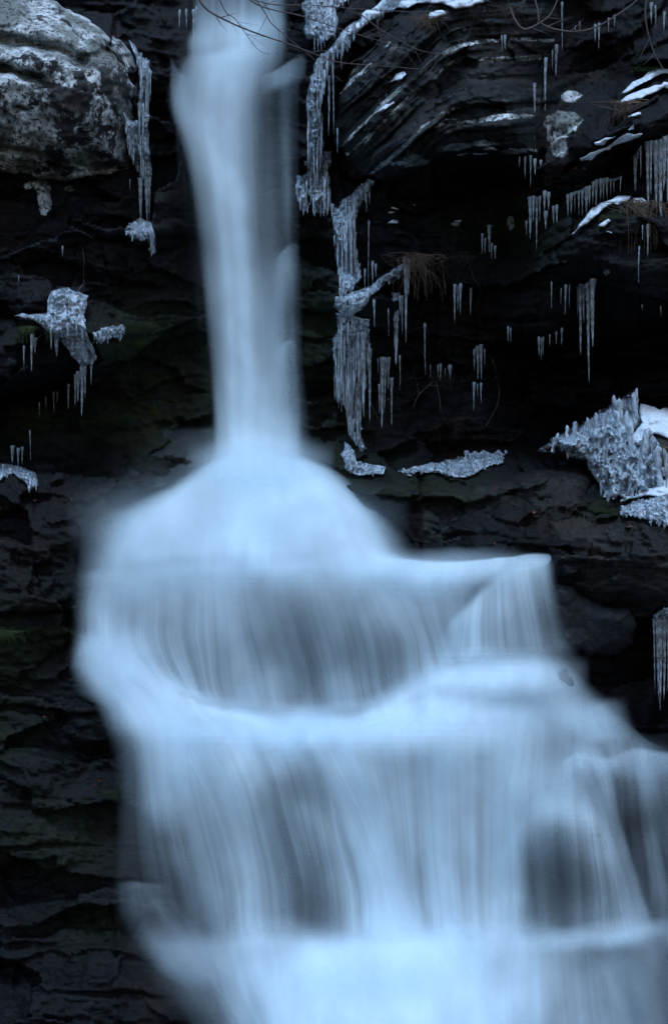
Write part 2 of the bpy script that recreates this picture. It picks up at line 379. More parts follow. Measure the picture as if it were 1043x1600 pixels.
def water(rows, off, streak=.5, fade=(0, 0), nu=150, nv=120, bulge=0., label=None, seed=0, noise_amp=.02, ef=.12):
    """rows: from top to bottom, each a list of (px, py, density) across the flow"""
    G = cr(np.array([cr(np.array(r, float), nu) for r in rows]), nv)
    px, py, dn = G[..., 0], G[..., 1], G[..., 2]
    u = np.linspace(0, 1, nu)[None, :]; v = np.linspace(0, 1, nv)[:, None]
    if fade[0]: dn = dn*sstep(0, fade[0], v)
    if fade[1]: dn = dn*sstep(0, fade[1], 1-v)
    dn = np.clip(dn, 0, 1.1)
    px = px+3.5*fbm(px/45, py/300, 0, 2, 80+seed)+(5+9*sstep(700, 900, py))*fbm(px/140, py/220, 0, 2, 85)*sstep(-60, 200, py); py = py+4*fbm(px/60, py/60, 0, 2, 95+seed)
    dn = dn*sstep(0, ef, u)*sstep(0, ef, 1-u)
    dn = dn*(1+.22*fbm(px/55, py/80, 0, 3, 110+seed))
    Y = DS(px, py)-off-bulge*np.sin(np.pi*u)-noise_amp*fbm(px/60, py/200, 0, 2, 60)
    W = P(px, py, Y)
    mw = np.abs(px[:, -1]-px[:, 0]).mean()/S
    seg = np.hypot(np.diff(px, axis=0), np.diff(py, axis=0)).mean(1)/S
    vv = np.r_[0, np.cumsum(seg)][:, None]+0*u
    uv = np.stack([u*mw+0*v+seed*3.7, vv+seed*1.3], -1)
    st = streak*np.ones_like(px) if np.isscalar(streak) else cr(np.array(streak, float), nv)[:, None]+0*px
    o = mesh_obj('water', W.reshape(-1, 3), grid_faces(nv, nu), M_WATER, attrs={'dens': dn, 'streak': st}, uv=uv)
    tagit(o, label, kind='structure'); return o
def rows(xs_list, ys, ds):
    return [[(x, y, d) for x, y, d in zip(xs, (ys_ if isinstance(ys_, (list, tuple)) else [ys_]*len(xs)), dd)] for xs, ys_, dd in zip(xs_list, ys, ds)]

water(rows([[300,320,345,375,405,430,452], [300,318,345,375,405,430,452], [298,318,345,375,405,430,452], [290,312,345,375,405,430,450], [305,325,348,375,400,420,440]],
           [-80, 0, 40, 75, [190,190,195,190,175,155,145]],
           [[0,.4,.5,.5,.5,.4,0], [0,.3,.35,.4,.45,.4,0], [0,.5,.65,.7,.65,.5,0], [0,.6,.75,.7,.55,.4,0], [0,.6,.8,.7,.4,.2,0]]),
      .16, [.6, .6, .2, .2, .2], (0, .32), label='stream of water entering at the top of the fall')
water(rows([[285,305,335,362,390,415,440], [262,290,325,358,388,410,435], [282,302,330,360,388,410,435], [300,318,342,370,394,415,440], [310,328,352,378,402,426,455], [322,338,358,384,408,434,462], [326,344,362,388,414,444,478], [300,335,366,394,425,460,510]],
           [[85,80,75,65,60,60,60], [150,160,170,165,155,150,140], 230, 320, 440, 580, 690, 790],
           [[0,.2,.45,.5,.45,.3,0], [0,.6,.85,.8,.5,.15,0], [0,.5,1,.95,.5,.12,0], [0,.4,.95,1,.5,.15,0], [0,.35,.85,.95,.55,.25,0], [0,.35,.8,.95,.7,.4,0], [0,.5,.9,.92,.85,.55,0], [.0,.6,.9,.95,.9,.6,0]]),
      .26, [.15, .15, .2, .25, .25, .22, .15, .05], (.03, .12), bulge=.06, seed=1, label='main plunging column of white water')
water(rows([[395,410,425,440,455,470], [400,415,430,445,458,470], [400,415,432,447,460,472], [405,420,436,450,462,473], [410,425,442,455,465,475], [425,440,450,460,472,490]],
           [[150,130,112,100,95,92], 180, 300, 450, 600, 730],
           [[0,.15,.2,.25,.2,0], [0,.1,.15,.3,.12,0], [0,.2,.2,.28,.1,0], [0,.35,.4,.3,.12,0], [0,.5,.5,.35,.1,0], [0,.6,.6,.4,.1,0]]),
      .2, [.5, .8, .8, .7, .5, .2], (.08, .05), seed=2, label='thin veil of water right of the main column')
water(rows([[400,430,455,475],[400,430,455,480],[405,430,450,470]], [[118,105,90,80],[130,120,112,108],[150,145,140,140]], [[0,.35,.3,0],[0,.4,.35,0],[0,.2,.2,0]]), .24, .4, (.2,.3), seed=14, label='spray flicking off the ledge beside the top of the fall')
water(rows([[428,440,455,470],[425,440,455,468],[425,440,455,466]], [[400,385,376,380],[430,420,412,412],[520,520,510,500]], [[0,.5,.35,0],[0,.3,.15,0],[0,.1,.05,0]]), .28, .2, (.15,.3), nu=60, nv=60, seed=15, label='small splash on the right edge of the column halfway down')
water(rows([[425,440,455,468],[422,440,455,468],[425,440,455,466]], [[545,535,528,535],[570,560,552,560],[650,640,640,640]], [[0,.4,.25,0],[0,.25,.1,0],[0,.1,.05,0]]), .28, .2, (.15,.3), nu=60, nv=60, seed=16, label='lower small splash on the right edge of the column')
water(rows([[268,276,286,300],[266,275,288,304],[272,280,294,310],[280,292,305,320],[285,298,310,322]], [[88,95,108,120],[140,143,150,160],[220,225,230,240],[420,420,420,420],[640,640,640,640]],
           [[0,.3,.4,.3],[0,.25,.35,.5],[0,.04,.08,.2],[0,.0,.02,.08],[0,.0,.01,.04]]), .12, .8, (.06,.3), seed=3, ef=.25, label='faint misty veil left of the main column')
water(rows([[150,200,250,300,340,360],[150,200,250,300,340,370],[140,190,240,290,340,380]], [[672,668,664,664,664,668],[700,695,690,690,690,700],[775,770,760,750,750,750]],
           [[0,.01,.03,.07,.14,.2],[0,.02,.04,.08,.16,.3],[0,.02,.06,.15,.4,.5]]), .1, .6, (.3,.0), seed=4, label='thin water sliding over the ledge left of the foot of the column')

# foam dome at the foot of the column, spreading out over the shelf
water(rows([[325,350,370,395,415,440,460,485,510], [236,290,335,370,405,445,485,532,584], [140,205,275,338,400,462,524,584,646], [118,175,250,330,400,470,540,610,670], [108,165,245,325,400,480,560,640,720], [108,165,245,325,400,490,580,675,760]],
           [[715,706,700,697,697,698,702,712,722], [765,748,735,728,726,728,735,750,778], [812,800,785,778,775,778,786,805,845], [865,850,838,830,826,830,838,858,885], [905,892,878,870,868,870,875,884,888], [965,960,955,950,945,945,945,940,930]],
           [[0,.5,.85,.9,.9,.85,.7,.4,0], [0,.6,.9,1,1,1,.9,.5,0], [0,.6,.85,.95,1,1,.9,.6,0], [0,.6,.8,.88,.95,.95,.9,.8,.4], [0,.6,.8,.82,.9,.9,.9,.85,.8], [0,.5,.7,.8,.9,.9,.9,.85,.8]]),
      .24, [.05, .03, .05, .1, .15, .2], (.16, .26), nu=200, bulge=.05, seed=5, ef=.2, label='pale foam dome where the column lands')
water(rows([[560,620,680,740,800,858,872],[560,620,680,740,800,858,870],[560,620,680,740,790,830,850]], [[864,868,874,874,869,864,868],[885,890,894,890,882,878,880],[950,955,950,938,915,900,900]],
           [[0,.4,.75,.8,.75,.55,0],[0,.7,.95,.95,.85,.6,0],[0,.6,.85,.8,.6,.4,0]]), .25, [.1,.2,.4], (.22,.5), seed=6, label='shelf of flowing water reaching out to the right')
# second tier
water(rows([[108,160,225,300,400,500,590,670,750], [108,160,225,300,400,505,605,690,760], [110,160,225,300,405,520,630,705,765], [118,165,225,300,410,535,655,720,775], [130,190,250,315,415,550,670,735,790], [140,215,275,335,425,560,680,745,800]],
           [[893,883,875,865,862,862,864,870,874], [915,912,905,900,897,897,900,905,905], [960,960,955,950,950,955,955,955,950], [1000,1005,1005,1005,1010,1010,1005,1000,990], [1020,1045,1060,1075,1085,1085,1060,1030,1020], [1035,1065,1085,1108,1122,1122,1085,1052,1045]],
           [[0,.7,.85,.9,.95,.95,.9,.8,.5], [0,.6,.85,.88,.9,.9,.88,.8,.5], [0,.85,.85,.82,.8,.78,.78,.85,.8], [0,.95,.9,.78,.68,.58,.68,.88,.9], [0,1,.95,.68,.55,.48,.62,.95,.9], [.1,1,1,.75,.6,.55,.75,1,.9]]),
      .2, [.05, .12, .28, .5, .55, .3], (.16, .14), nu=260, nv=140, seed=7, label='wide veil falling from the upper shelf')
water(rows([[690,716,745,778,815,848,874], [680,716,748,782,818,850,876], [670,716,748,784,822,854,884], [665,716,750,786,826,860,898], [650,710,750,790,830,872,920]],
           [[985,945,908,884,872,866,868], [1000,975,940,915,900,893,893], [1010,995,975,960,955,950,950], [1020,1015,1010,1005,1002,1000,1000], [1045,1042,1038,1036,1034,1032,1040]],
           [[0,.5,.7,.7,.7,.6,0], [0,.75,.9,.85,.8,.7,0], [0,.85,.95,.85,.7,.5,0], [0,.85,.95,.85,.65,.4,0], [0,.8,.95,.9,.7,.4,0]]),
      .29, [.1, .4, .6, .6, .3], (.2, .22), seed=8, label='curtain of water over the right corner of the upper shelf')
# shelf below
water(rows([[112,130,180,250,340,420,500,580,650,720,800,870,900], [118,145,200,265,350,430,505,580,655,730,810,885,935], [140,165,215,285,365,440,510,585,660,740,820,905,975], [165,188,240,310,385,450,515,590,665,745,830,915,1010], [172,195,250,320,390,450,520,590,665,750,835,920,1015]],
           [[980,972,992,1038,1078,1096,1098,1084,1044,1016,1008,1018,1042], [1020,1015,1045,1080,1112,1125,1127,1115,1082,1055,1045,1055,1085], [1070,1068,1080,1105,1128,1138,1137,1130,1105,1085,1080,1090,1125], [1135,1130,1130,1135,1140,1143,1143,1138,1130,1125,1122,1125,1155], [1178,1202,1190,1172,1188,1210,1216,1200,1178,1186,1204,1180,1206]],
           [[0,.3,.6,.7,.6,.5,.5,.6,.7,.8,.7,.3,0], [0,.6,1,.95,.9,.85,.85,.9,.95,1,.85,.45,0], [0,.5,.95,.95,.9,1,1,1,1,1,.8,.4,0], [0,.5,.9,.75,.9,1,1,.95,.95,.95,.7,.35,.05], [0,.5,.85,.8,.9,1,1,.9,.9,.9,.6,.35,.05]]),
      .24, [.2, .25, .15, .12, .25], (.3, .3), nu=300, nv=110, seed=9, label='bright shelf of foam between the second and third tiers')
# third tier
water(rows([[165,205,240,290,345,400,440,480,570], [170,208,244,300,365,425,465,505,590], [174,212,252,320,395,450,495,535,615], [172,218,268,340,420,475,515,560,645], [165,225,285,360,440,492,530,580,670], [170,235,300,375,450,500,540,590,690]],
           [[1130,1128,1125,1122,1120,1118,1116,1114,1112], [1180,1175,1165,1162,1160,1160,1160,1160,1160], [1250,1240,1235,1230,1225,1225,1225,1225,1230], [1330,1320,1315,1310,1310,1310,1310,1310,1310], [1400,1395,1395,1395,1395,1395,1395,1395,1395], [1500]*9],
           [[0,.4,.8,.9,.95,.95,1,1,.95], [0,.35,.85,1,.95,.95,1,1,.95], [0,.18,.62,.92,.9,.75,.95,1,.95], [0,.08,.36,.75,.62,.45,.75,1,.92], [0,.03,.16,.55,.45,.28,.6,.97,.85], [0,.02,.1,.45,.42,.3,.55,.95,.85]]),
      .22, [.1, .22, .42, .6, .6, .3], (.13, .12), nu=240, nv=140, seed=10, label='fanning curtain of water on the left of the third tier')
water(rows([[480,550,610,660,700,740,790,860], [490,565,615,660,700,740,790,860], [510,580,622,660,700,742,790,850], [530,595,630,662,700,745,790,840], [545,605,640,668,702,748,785,825], [550,610,645,670,704,748,790,830]],
           [[1112]*8, [1170]*8, [1225]*8, [1300]*8, [1400]*8, [1505]*8],
           [[.6,.9,.9,.95,1,.9,.8,.6], [.6,.8,.72,.8,.95,.85,.75,.6], [.6,.85,.85,.85,.95,.82,.75,.5], [.5,.85,.82,.82,.95,.85,.8,.4], [.5,.8,.75,.75,.92,.82,.8,.1], [.6,.9,.9,.85,.9,.8,.8,.1]]),
      .26, [.1, .28, .28, .36, .36, .15], (.13, .12), nu=200, nv=120, seed=11, label='straight curtain of water in the middle of the third tier')
water(rows([[775,820,860,900,940,985,1020], [785,825,870,910,950,1000,1060], [785,825,870,920,970,1020,1100], [790,830,880,930,980,1050,1110], [795,835,890,940,990,1050,1110]],
           [[1095,1080,1075,1075,1095,1130,1165], [1160,1150,1150,1150,1160,1175,1180], [1250,1240,1230,1230,1240,1250,1250], [1360,1360,1360,1360,1360,1360,1360], [1500,1500,1495,1492,1490,1490,1490]],
           [[.5,.7,.6,.45,.35,.1,0], [.5,.7,.62,.45,.3,.15,.15], [.4,.5,.4,.25,.22,.2,.2], [.3,.2,.1,.12,.14,.18,.2], [.4,.25,.12,.2,.25,.3,.3]]),
      .16, [.3, .5, .6, .8, .5], (.12, .12), nu=180, seed=12, label='thin water over the right of the third tier')
water(rows([[770,800,840,875,905,935,965], [768,796,832,872,908,945,975], [770,796,832,872,915,955,990], [774,800,838,878,928,972,1010], [776,806,845,885,935,990,1040]],
           [[1225,1205,1190,1185,1190,1205,1225], [1320,1290,1262,1250,1258,1285,1320], [1360,1350,1325,1312,1320,1345,1370], [1420,1415,1405,1400,1402,1410,1420], [1500,1500,1500,1500,1495,1490,1485]],
           [[0,.2,.3,.3,.3,.2,0], [0,.5,.75,.85,.82,.6,0], [0,.6,.5,.42,.62,.72,.1], [0,.55,.24,.14,.38,.7,.15], [0,.6,.25,.16,.3,.6,.2]]),
      .3, [.2, .3, .6, .75, .4], (.4, .1), seed=13, ef=.2, label='water arching over the rounded rock at lower right')
water(rows([[860,900,940,990,1043,1110],[862,902,942,992,1045,1110],[865,905,945,995,1045,1110],[870,910,955,1005,1050,1110]], [[1192,1172,1178,1164,1172,1160],[1206,1190,1193,1182,1188,1176],[1235,1232,1230,1230,1230,1230],[1330,1330,1330,1330,1330,1330]],
           [[0,.3,.4,.5,.4,.3],[0,.45,.45,.3,.35,.2],[0,.3,.12,.1,.25,.15],[0,.1,.1,.05,.15,.12]]), .3, [.3,.5,.8,.9], (.3,.3), seed=17, label='bright lip of water over the far right ledge')
water(rows([[870,905,945,985],[880,918,950,990],[915,940,962,1000]], [[1110,1095,1088,1085],[1140,1130,1120,1120],[1172,1165,1160,1165]], [[0,.3,.35,0],[0,.35,.3,0],[0,.25,.2,0]]), .3, .4, (.3,.2), nu=80, nv=60, seed=18, label='spray beside the dark hollow at right')
# foot: churning foam
water(rows([[170,215,270,340,420,520,620,720,800,880,960,1050,1120], [165,215,270,345,425,520,620,720,805,880,960,1050,1120], [170,225,285,355,430,520,620,720,805,885,965,1050,1120], [180,245,310,370,440,525,620,720,805,890,970,1050,1120], [190,270,340,395,455,530,620,720,810,895,975,1055,1120], [200,290,360,410,470,540,620,720,815,900,980,1060,1120]],
           [[1395,1420,1452,1436,1418,1440,1452,1436,1422,1440,1450,1424,1418], [1475,1478,1490,1485,1480,1480,1480,1478,1476,1474,1465,1460,1458], [1520,1515,1520,1515,1510,1508,1508,1508,1508,1508,1505,1500,1500], [1560,1560,1560,1560,1560,1560,1560,1560,1560,1560,1560,1560,1560], [1620,1620,1620,1620,1620,1620,1620,1620,1620,1620,1620,1620,1620], [1700]*13],
           [[0,.02,.1,.2,.4,.6,.65,.6,.5,.3,.35,.4,.4], [0,.02,.16,.35,.6,.85,.92,.8,.6,.4,.35,.32,.3], [0,.02,.16,.42,.8,1,1,.95,.7,.45,.34,.28,.24], [0,.0,.12,.4,.95,1,1,1,.8,.5,.34,.24,.18], [0,.0,.12,.5,1,1,1,1,.75,.48,.3,.2,.15], [0,.3,.5,.9,1,1,1,1,.9,.5,.4,.4,.3]]),
      .3, [.3, .2, .25, .3, .25, .2], (.2, 0), nu=300, nv=140, seed=19, label='churning white foam at the bottom of the falls')
water(rows([[175,195,220,250,280],[178,198,222,252,285],[180,205,235,265,300]], [[1378,1376,1374,1374,1378],[1392,1390,1388,1390,1395],[1450,1450,1450,1450,1455]], [[0,.06,.14,.08,0],[0,.08,.14,.08,0],[0,.05,.08,.05,0]]), .2, .5, (.4,.3), nu=80, nv=60, seed=20, label='trickle over the small ledges at lower left')

def strand(pts, hw, d, off, st, lab, seed, fade=(.15, .15)):
    rws = []
    for (x, y, k) in pts: rws.append([(x+hw*k*u, y+6*u*u, d*(1-u*u)) for u in np.linspace(-1, 1, 7)])
    return water(rws, off, st, fade, nu=70, nv=120, seed=seed, label=lab, ef=.3)
strand([(440, 1095, 1.6), (500, 1150, 1.1), (548, 1235, .95), (592, 1340, .9), (622, 1440, 1.), (640, 1510, 1.3)], 62, .85, .275, .3, 'bright strand sweeping down to the right across the third tier', 21)
strand([(250, 1120, 1.5), (300, 1170, 1.1), (345, 1250, .9), (375, 1350, .8), (395, 1450, .8), (405, 1500, 1.)], 50, .5, .27, .5, 'paler strand left of the bright strand', 22)
strand([(690, 1085, 1.6), (688, 1150, 1.2), (690, 1250, .9), (695, 1350, .8), (700, 1450, .9), (705, 1500, 1.2)], 45, .6, .29, .35, 'straight bright strand in the middle of the third tier', 23)
strand([(200, 1370, .8), (225, 1400, 1.), (255, 1450, 1.2), (290, 1500, 1.2), (335, 1560, 1.3), (370, 1640, 1.4)], 60, .13, .36, .9, 'broken trickles running down to the right at lower left', 27, (.35, .2))
strand([(205, 1150, 1.), (200, 1230, .8), (196, 1310, .6), (192, 1380, .6), (200, 1440, .8)], 34, .04, .26, .9, 'thin threads of water on the left edge of the third tier', 28, (.2, .5))
strand([(1000, 1180, 1.), (1010, 1260, .8), (1020, 1340, .7), (1035, 1430, .9)], 26, .25, .27, .7, 'thin strand down the far right ledge', 29)
strand([(940, 1470, 1.), (965, 1520, .9), (985, 1580, 1.), (1000, 1660, 1.2)], 60, .16, .37, .8, 'strand spilling out at the lower right corner', 30, (.35, .1))
strand([(180, 970, 1.), (180, 1030, 1.2), (225, 1090, 1.3), (250, 1140, 1.2), (262, 1220, 1.), (280, 1320, .8)], 60, .6, .33, .3, 'strand curling down the left side', 24)
strand([(800, 1095, 1.4), (800, 1160, 1.), (792, 1250, .9), (800, 1350, .8), (800, 1460, .7)], 40, .45, .31, .5, 'strand left of the rounded rock', 25)
strand([(900, 1150, 1.), (925, 1200, .8), (955, 1290, .6), (985, 1390, .6), (1010, 1470, .8)], 38, .35, .33, .5, 'strand sliding off the right of the rounded rock', 26)
def spray(cx, cy, rx, ry, d, off, lab, seed, rot=0.):
    rws = []
    for v in np.linspace(-1, 1, 9):
        rws.append([(cx+rx*u*math.cos(rot)-ry*v*math.sin(rot), cy+rx*u*math.sin(rot)+ry*v*math.cos(rot), d*max(0, 1-(u*u+v*v))**1.3) for u in np.linspace(-1, 1, 9)])
    return water(rws, off, .08, (0, 0), nu=70, nv=70, seed=seed, label=lab, ef=.02)
for i_, (cx, cy, rx, ry, d, off, rot, lab) in enumerate([
    (405, 722, 120, 50, .6, .40, 0, 'mist rising where the column lands'), (190, 880, 70, 90, .3, .32, .1, 'mist at the left side of the foam dome'), (370, 815, 270, 90, .35, .46, 0, 'soft mist over the foam dome'),
    (440, 1135, 250, 42, .5, .34, 0, 'foam in the basin of the second tier'), (185, 1035, 60, 70, .5, .40, .4, 'foam swirling at the left of the second tier'), (790, 1052, 130, 42, .7, .46, 0, 'foam below the right corner curtain'),
    (890, 1100, 110, 45, .4, .34, .6, 'mist drifting down the right side'), (820, 1215, 110, 60, .25, .42, .2, 'mist above the rounded rock'), (960, 1180, 110, 40, .2, .50, .1, 'mist over the far right ledge'),
    (450, 1520, 140, 60, .35, .40, .25, 'foam where the left curtain of the third tier lands'), (600, 1500, 150, 75, .5, .64, -.1, 'foam where the bright strand of the third tier lands'), (745, 1490, 120, 50, .35, .40, .15, 'foam where the middle curtain lands'), (290, 1490, 90, 50, .2, .46, .5, 'foam at the lower left landing'), (930, 1462, 130, 26, .3, .48, -.12, 'foam at the lower right landing'),
    (600, 1580, 260, 110, .9, .58, 0, 'boiling white foam at the bottom edge'), (700, 885, 180, 32, .35, .52, 0, 'mist along the upper shelf'), (650, 1150, 190, 40, .4, .52, 0, 'foam on the shelf before the third tier')]):
    spray(cx, cy, rx, ry, d, off, lab, 40+i_, rot)

# ------------------------------------------------------------------ separate rocks, built up from outlines with their own thickness
FD = TD.copy()
def FRONT(px, py): return make_lookup(FD, STEP)(px, py)
def front_min(px, py, r=6):
    f = make_lookup(FD, STEP); o = f(px, py)
    for dx, dy in ((-r, 0), (r, 0), (0, -r), (0, r), (r, r), (-r, r)): o = np.minimum(o, f(np.asarray(px)+dx, np.asarray(py)+dy))
    return o
def rough_poly(poly, amp, seg=8, seed=0):
    pts = []
    n = len(poly)
    for i in range(n):
        (x0, y0), (x1, y1) = poly[i], poly[(i+1) % n]; k = max(1, int(math.hypot(x1-x0, y1-y0)/seg))
        for j in range(k): pts.append((x0+(x1-x0)*j/k, y0+(y1-y0)*j/k))
    a = np.array(pts); x, y = a[:, 0], a[:, 1]
    return list(zip(x+amp*(vnoise(x/14, y/14, 0, seed+3)+.7*vnoise(x/5, y/5, 0, seed+5)), y+amp*(vnoise(x/14, y/14, 0, seed+4)+.7*vnoise(x/5, y/5, 0, seed+6))))
def inflate(poly, T, r, base=None, res=3., namp=.03, nscale=30., disp=None, edge=4., back=.15, seed=0, nsx=1., power=.5, register=True, attrs=None, keep=False):
    """closed lump whose outline is POLY (photo pixels), T metres thick in front of its base depth"""
    poly = rough_poly(poly, edge, 8, seed)
    a = np.array(poly); x0, y0 = a.min(0)-res*2; x1, y1 = a.max(0)+res*2
    px, py = np.meshgrid(np.arange(x0, x1, res), np.arange(y0, y1, res))
    d = sdf(px, py, poly)
    gy_, gx_ = np.gradient(d, res)
    out = d < 0
    g = np.hypot(gx_, gy_)+1e-6
    m = out & (d > -1.5*res)
    px = np.where(m, px-d*gx_/g, px); py = np.where(m, py-d*gy_/g, py); dd = np.maximum(d, 0)
    t = np.clip(dd/r, 0, 1); prof = (1-(1-t)**2)**power
    B = FRONT(px, py) if base is None else (base(px, py) if callable(base) else base+0*px)
    nz = namp*fbm(px/nscale*nsx, py/nscale, 0, 5, 70+seed, .55)
    front = B-T*prof-(nz*np.minimum(1, dd/(3*res)) if disp is None else (nz+disp(px, py, d))*np.minimum(1, dd/(3*res)))
    bk = B+back*prof
    ok = d > -1.5*res
    q = ok[:-1, :-1] & ok[1:, :-1] & ok[:-1, 1:] & ok[1:, 1:] & ((d[:-1, :-1] > 0) | (d[1:, :-1] > 0) | (d[:-1, 1:] > 0) | (d[1:, 1:] > 0))
    nr, nc = px.shape; F = grid_faces(nr, nc)[q.ravel()]
    V = np.concatenate([P(px, py, front).reshape(-1, 3), P(px, py, bk).reshape(-1, 3)])
    # rim: where the outline is, front and back share the vertex
    rim = (dd <= 0).ravel(); idx = np.arange(nr*nc); bidx = np.where(rim, idx, idx+nr*nc)
    FB = bidx[F][:, ::-1]
    allF = np.concatenate([F, FB]); used = np.unique(allF); mp = np.full(len(V), -1); mp[used] = np.arange(len(used))
    A = {}
    if attrs:
        for k, f in attrs.items():
            v = f(px, py).ravel(); A[k] = np.concatenate([v, v])[used]
    if register:
        dq = sdf(PX, PY, poly); sel = dq > 0
        from_x = np.clip(((PX-x0)/res), 0, nc-1.001); from_y = np.clip(((PY-y0)/res), 0, nr-1.001)
        fr = front[from_y.astype(int), from_x.astype(int)]
        FD[sel] = np.minimum(FD[sel], fr[sel])
    return V[used], mp[allF], A
def zero(px, py): return 0*px
def rock(name, label, cat, poly, T, r, mat, group=None, lichen=zero, moss=zero, **kw):
    V, F, A = inflate(poly, T, r, attrs={'lichen': lichen, 'moss': moss}, **kw)
    return tagit(mesh_obj(name, V, F, mat, attrs=A), label, cat, group)

def boulder_disp(px, py, d):
    c1 = sdist_seg(px, py, [(-200, 50), (0, 62), (40, 68), (88, 76), (132, 96)]); c2 = sdist_seg(px, py, [(-200, 100), (0, 106), (40, 116), (66, 122)])
    c3 = sdist_seg(px, py, [(-100, 225), (10, 232), (60, 240), (90, 262)]); c4 = sdist_seg(px, py, [(20, 165), (46, 172)]); c5 = sdist_seg(px, py, [(120, 268), (165, 262), (210, 262)])
    w1 = 6+3*vnoise(px/20, py/20, 0, 8)
    return -.32*np.exp(-(c1/(w1+2))**2)-.3*np.exp(-(c2/(w1+1))**2)-.12*np.exp(-(c3/w1)**2)-.1*np.exp(-(c4/w1)**2)-.12*np.exp(-(c5/5)**2)+.22*fracture(px, py, -.25, 400)+.05*fbm(px/16, py/16, 0, 4, 403)+.012*layers(py-.12*px+10*fbm(px/60, py/60, 0, 3, 3), px, 30, 5, 90)
def boulder_lichen(px, py):
    return .545+.10*blob(px, py, 60, 40, 140, 50)+.12*blob(px, py, 155, 40, 40, 30)+.1*blob(px, py, 20, 200, 60, 50)-.16*blob(px, py, 130, 170, 50, 38)-.1*blob(px, py, 60, 95, 40, 16)-.12*blob(px, py, 190, 140, 20, 30)+.3*blob(px, py, 170, 182, 9, 9, 2)+.1*vnoise(px/30, py/22, 0, 77)+.15*blob(px, py, 145, 118, 12, 12, 2)
rock('lichen_boulder', 'large rounded boulder covered in white lichen beside the top of the waterfall', 'boulder',
     [(-250, -60), (0, -14), (60, -4), (110, 14), (160, 42), (198, 68), (216, 98), (221, 150), (216, 200), (206, 235), (202, 268), (150, 276), (110, 284), (60, 278), (0, 270), (-250, 262)], 1.05, 150, M_PALE,
     base=lambda x, y: 2.95+0*x, namp=.10, nscale=70, disp=boulder_disp, lichen=boulder_lichen, power=.6, edge=3, res=2.5, back=.4)
def softplus(x, k=18.): return k*np.log1p(np.exp(np.clip(x/k, -30, 30)))
def fold_s(px, py): return py-.85*softplus(700-px)+.05*(px-700)+9*fbm(px/90, py/50, 0, 3, 12)
def fold_disp(px, py, d):
    s = fold_s(px, py)
    return .50*fracture(px, s, 0, 300)+.13*layers(s, px, 34, 11, 260)+.06*layers(s+5, px, 13, 12, 90)+.015*layers(s, px, 6, 13, 50)+.03*fbm(px/12, py/9, 0, 3, 14)
def fold_lichen(px, py):
    s = fold_s(px, py); k = np.floor(s/13); f = s/13-k
    band = sstep(.1, .3, f)*sstep(.95, .7, f)*sstep(.35, .6, _h(k.astype(np.int64), 0*k.astype(np.int64), 0*k.astype(np.int64), 5))
    v = .24+.29*band+.10*vnoise(px/35, py/20, 0, 19)
    for cx, cy, rx, ry, a in [(790,182,55,6,.45),(700,190,40,8,.2),(640,200,60,30,.12),(740,224,40,6,.4),(680,232,40,8,.25),(650,250,30,10,.35),(610,235,30,30,.15),(770,120,60,9,.12),(600,130,40,40,.08),(560,190,30,50,.06)]:
        v = v+a*blob(px, py, cx, cy+np.maximum(0, cx-px)*.15, rx, ry, 1.5)
    return v-.14*sstep(700, 740, px)*sstep(20, 10, np.abs(py-150))-.2*sstep(60, 20, py)
rock('rock_outcrop', 'folded layered rock outcrop with pale lichen bands right of the waterfall', 'outcrop',
     [(555, 268), (600, 285), (650, 262), (700, 243), (780, 240), (838, 246), (842, 190), (848, 120), (866, 60), (880, -20), (900, -120), (700, -120), (640, 0), (600, 45), (560, 90), (530, 150), (520, 220)], .55, 60, M_FOLD,
     base=lambda x, y: D0(x, y)+.12, disp=fold_disp, namp=.05, lichen=fold_lichen, res=2.2, edge=4, power=.55, seed=4)
def bed_disp(T1, slope, seed, amp=.08):
    return lambda px, py, d: .6*fracture(px, py, slope, seed*7)+.8*amp*layers(py+slope*px+8*fbm(px/80, py/60, 0, 3, seed), px, T1, seed, 150)+amp*.25*layers(py+slope*px, px, T1*.35, seed+1, 80)+.02*fbm(px/9, py/6, 0, 3, seed+2)
rock('rock_ledge', 'sloping dark rock ledge with strips of snow, upper right above the icicles', 'ledge',
     [(815, 306), (850, 272), (890, 246), (940, 212), (985, 182), (1043, 152), (1250, 100), (1250, 190), (1043, 214), (1000, 228), (950, 268), (905, 286), (850, 306)], .35, 30, M_ROCK,
     base=lambda x, y: D0(x, y)+.05, disp=bed_disp(14, .55, 31), seed=6, edge=4)
rock('rock_ledge', 'mossy dark rock ledge with a snowy crown, hung with dry grass at the right edge', 'ledge',
     [(800, 436), (840, 400), (880, 362), (915, 325), (955, 306), (1000, 310), (1043, 322), (1250, 300), (1250, 440), (1043, 470), (960, 452), (905, 440), (850, 452)], .4, 45, M_ROCK,
     base=lambda x, y: D0(x, y)+.1, disp=bed_disp(30, .1, 41), seed=7, moss=lambda x, y: .9*blob(x, y, 940, 335, 50, 18), lichen=lambda x, y: .75*blob(x, y, 947, 425, 7, 6, 2))
rock('rock_ledge', 'dark overhanging rock draped with a sheet of ice on the left', 'ledge',
     [(-250, 470), (0, 486), (60, 476), (100, 446), (140, 462), (152, 512), (200, 520), (196, 560), (150, 602), (118, 584), (60, 606), (0, 616), (-250, 610)], .5, 50, M_ROCK,
     base=lambda x, y: 2.3+0*x, disp=bed_disp(34, .05, 51), seed=8, moss=lambda x, y: .8*blob(x, y, 190, 530, 30, 20))
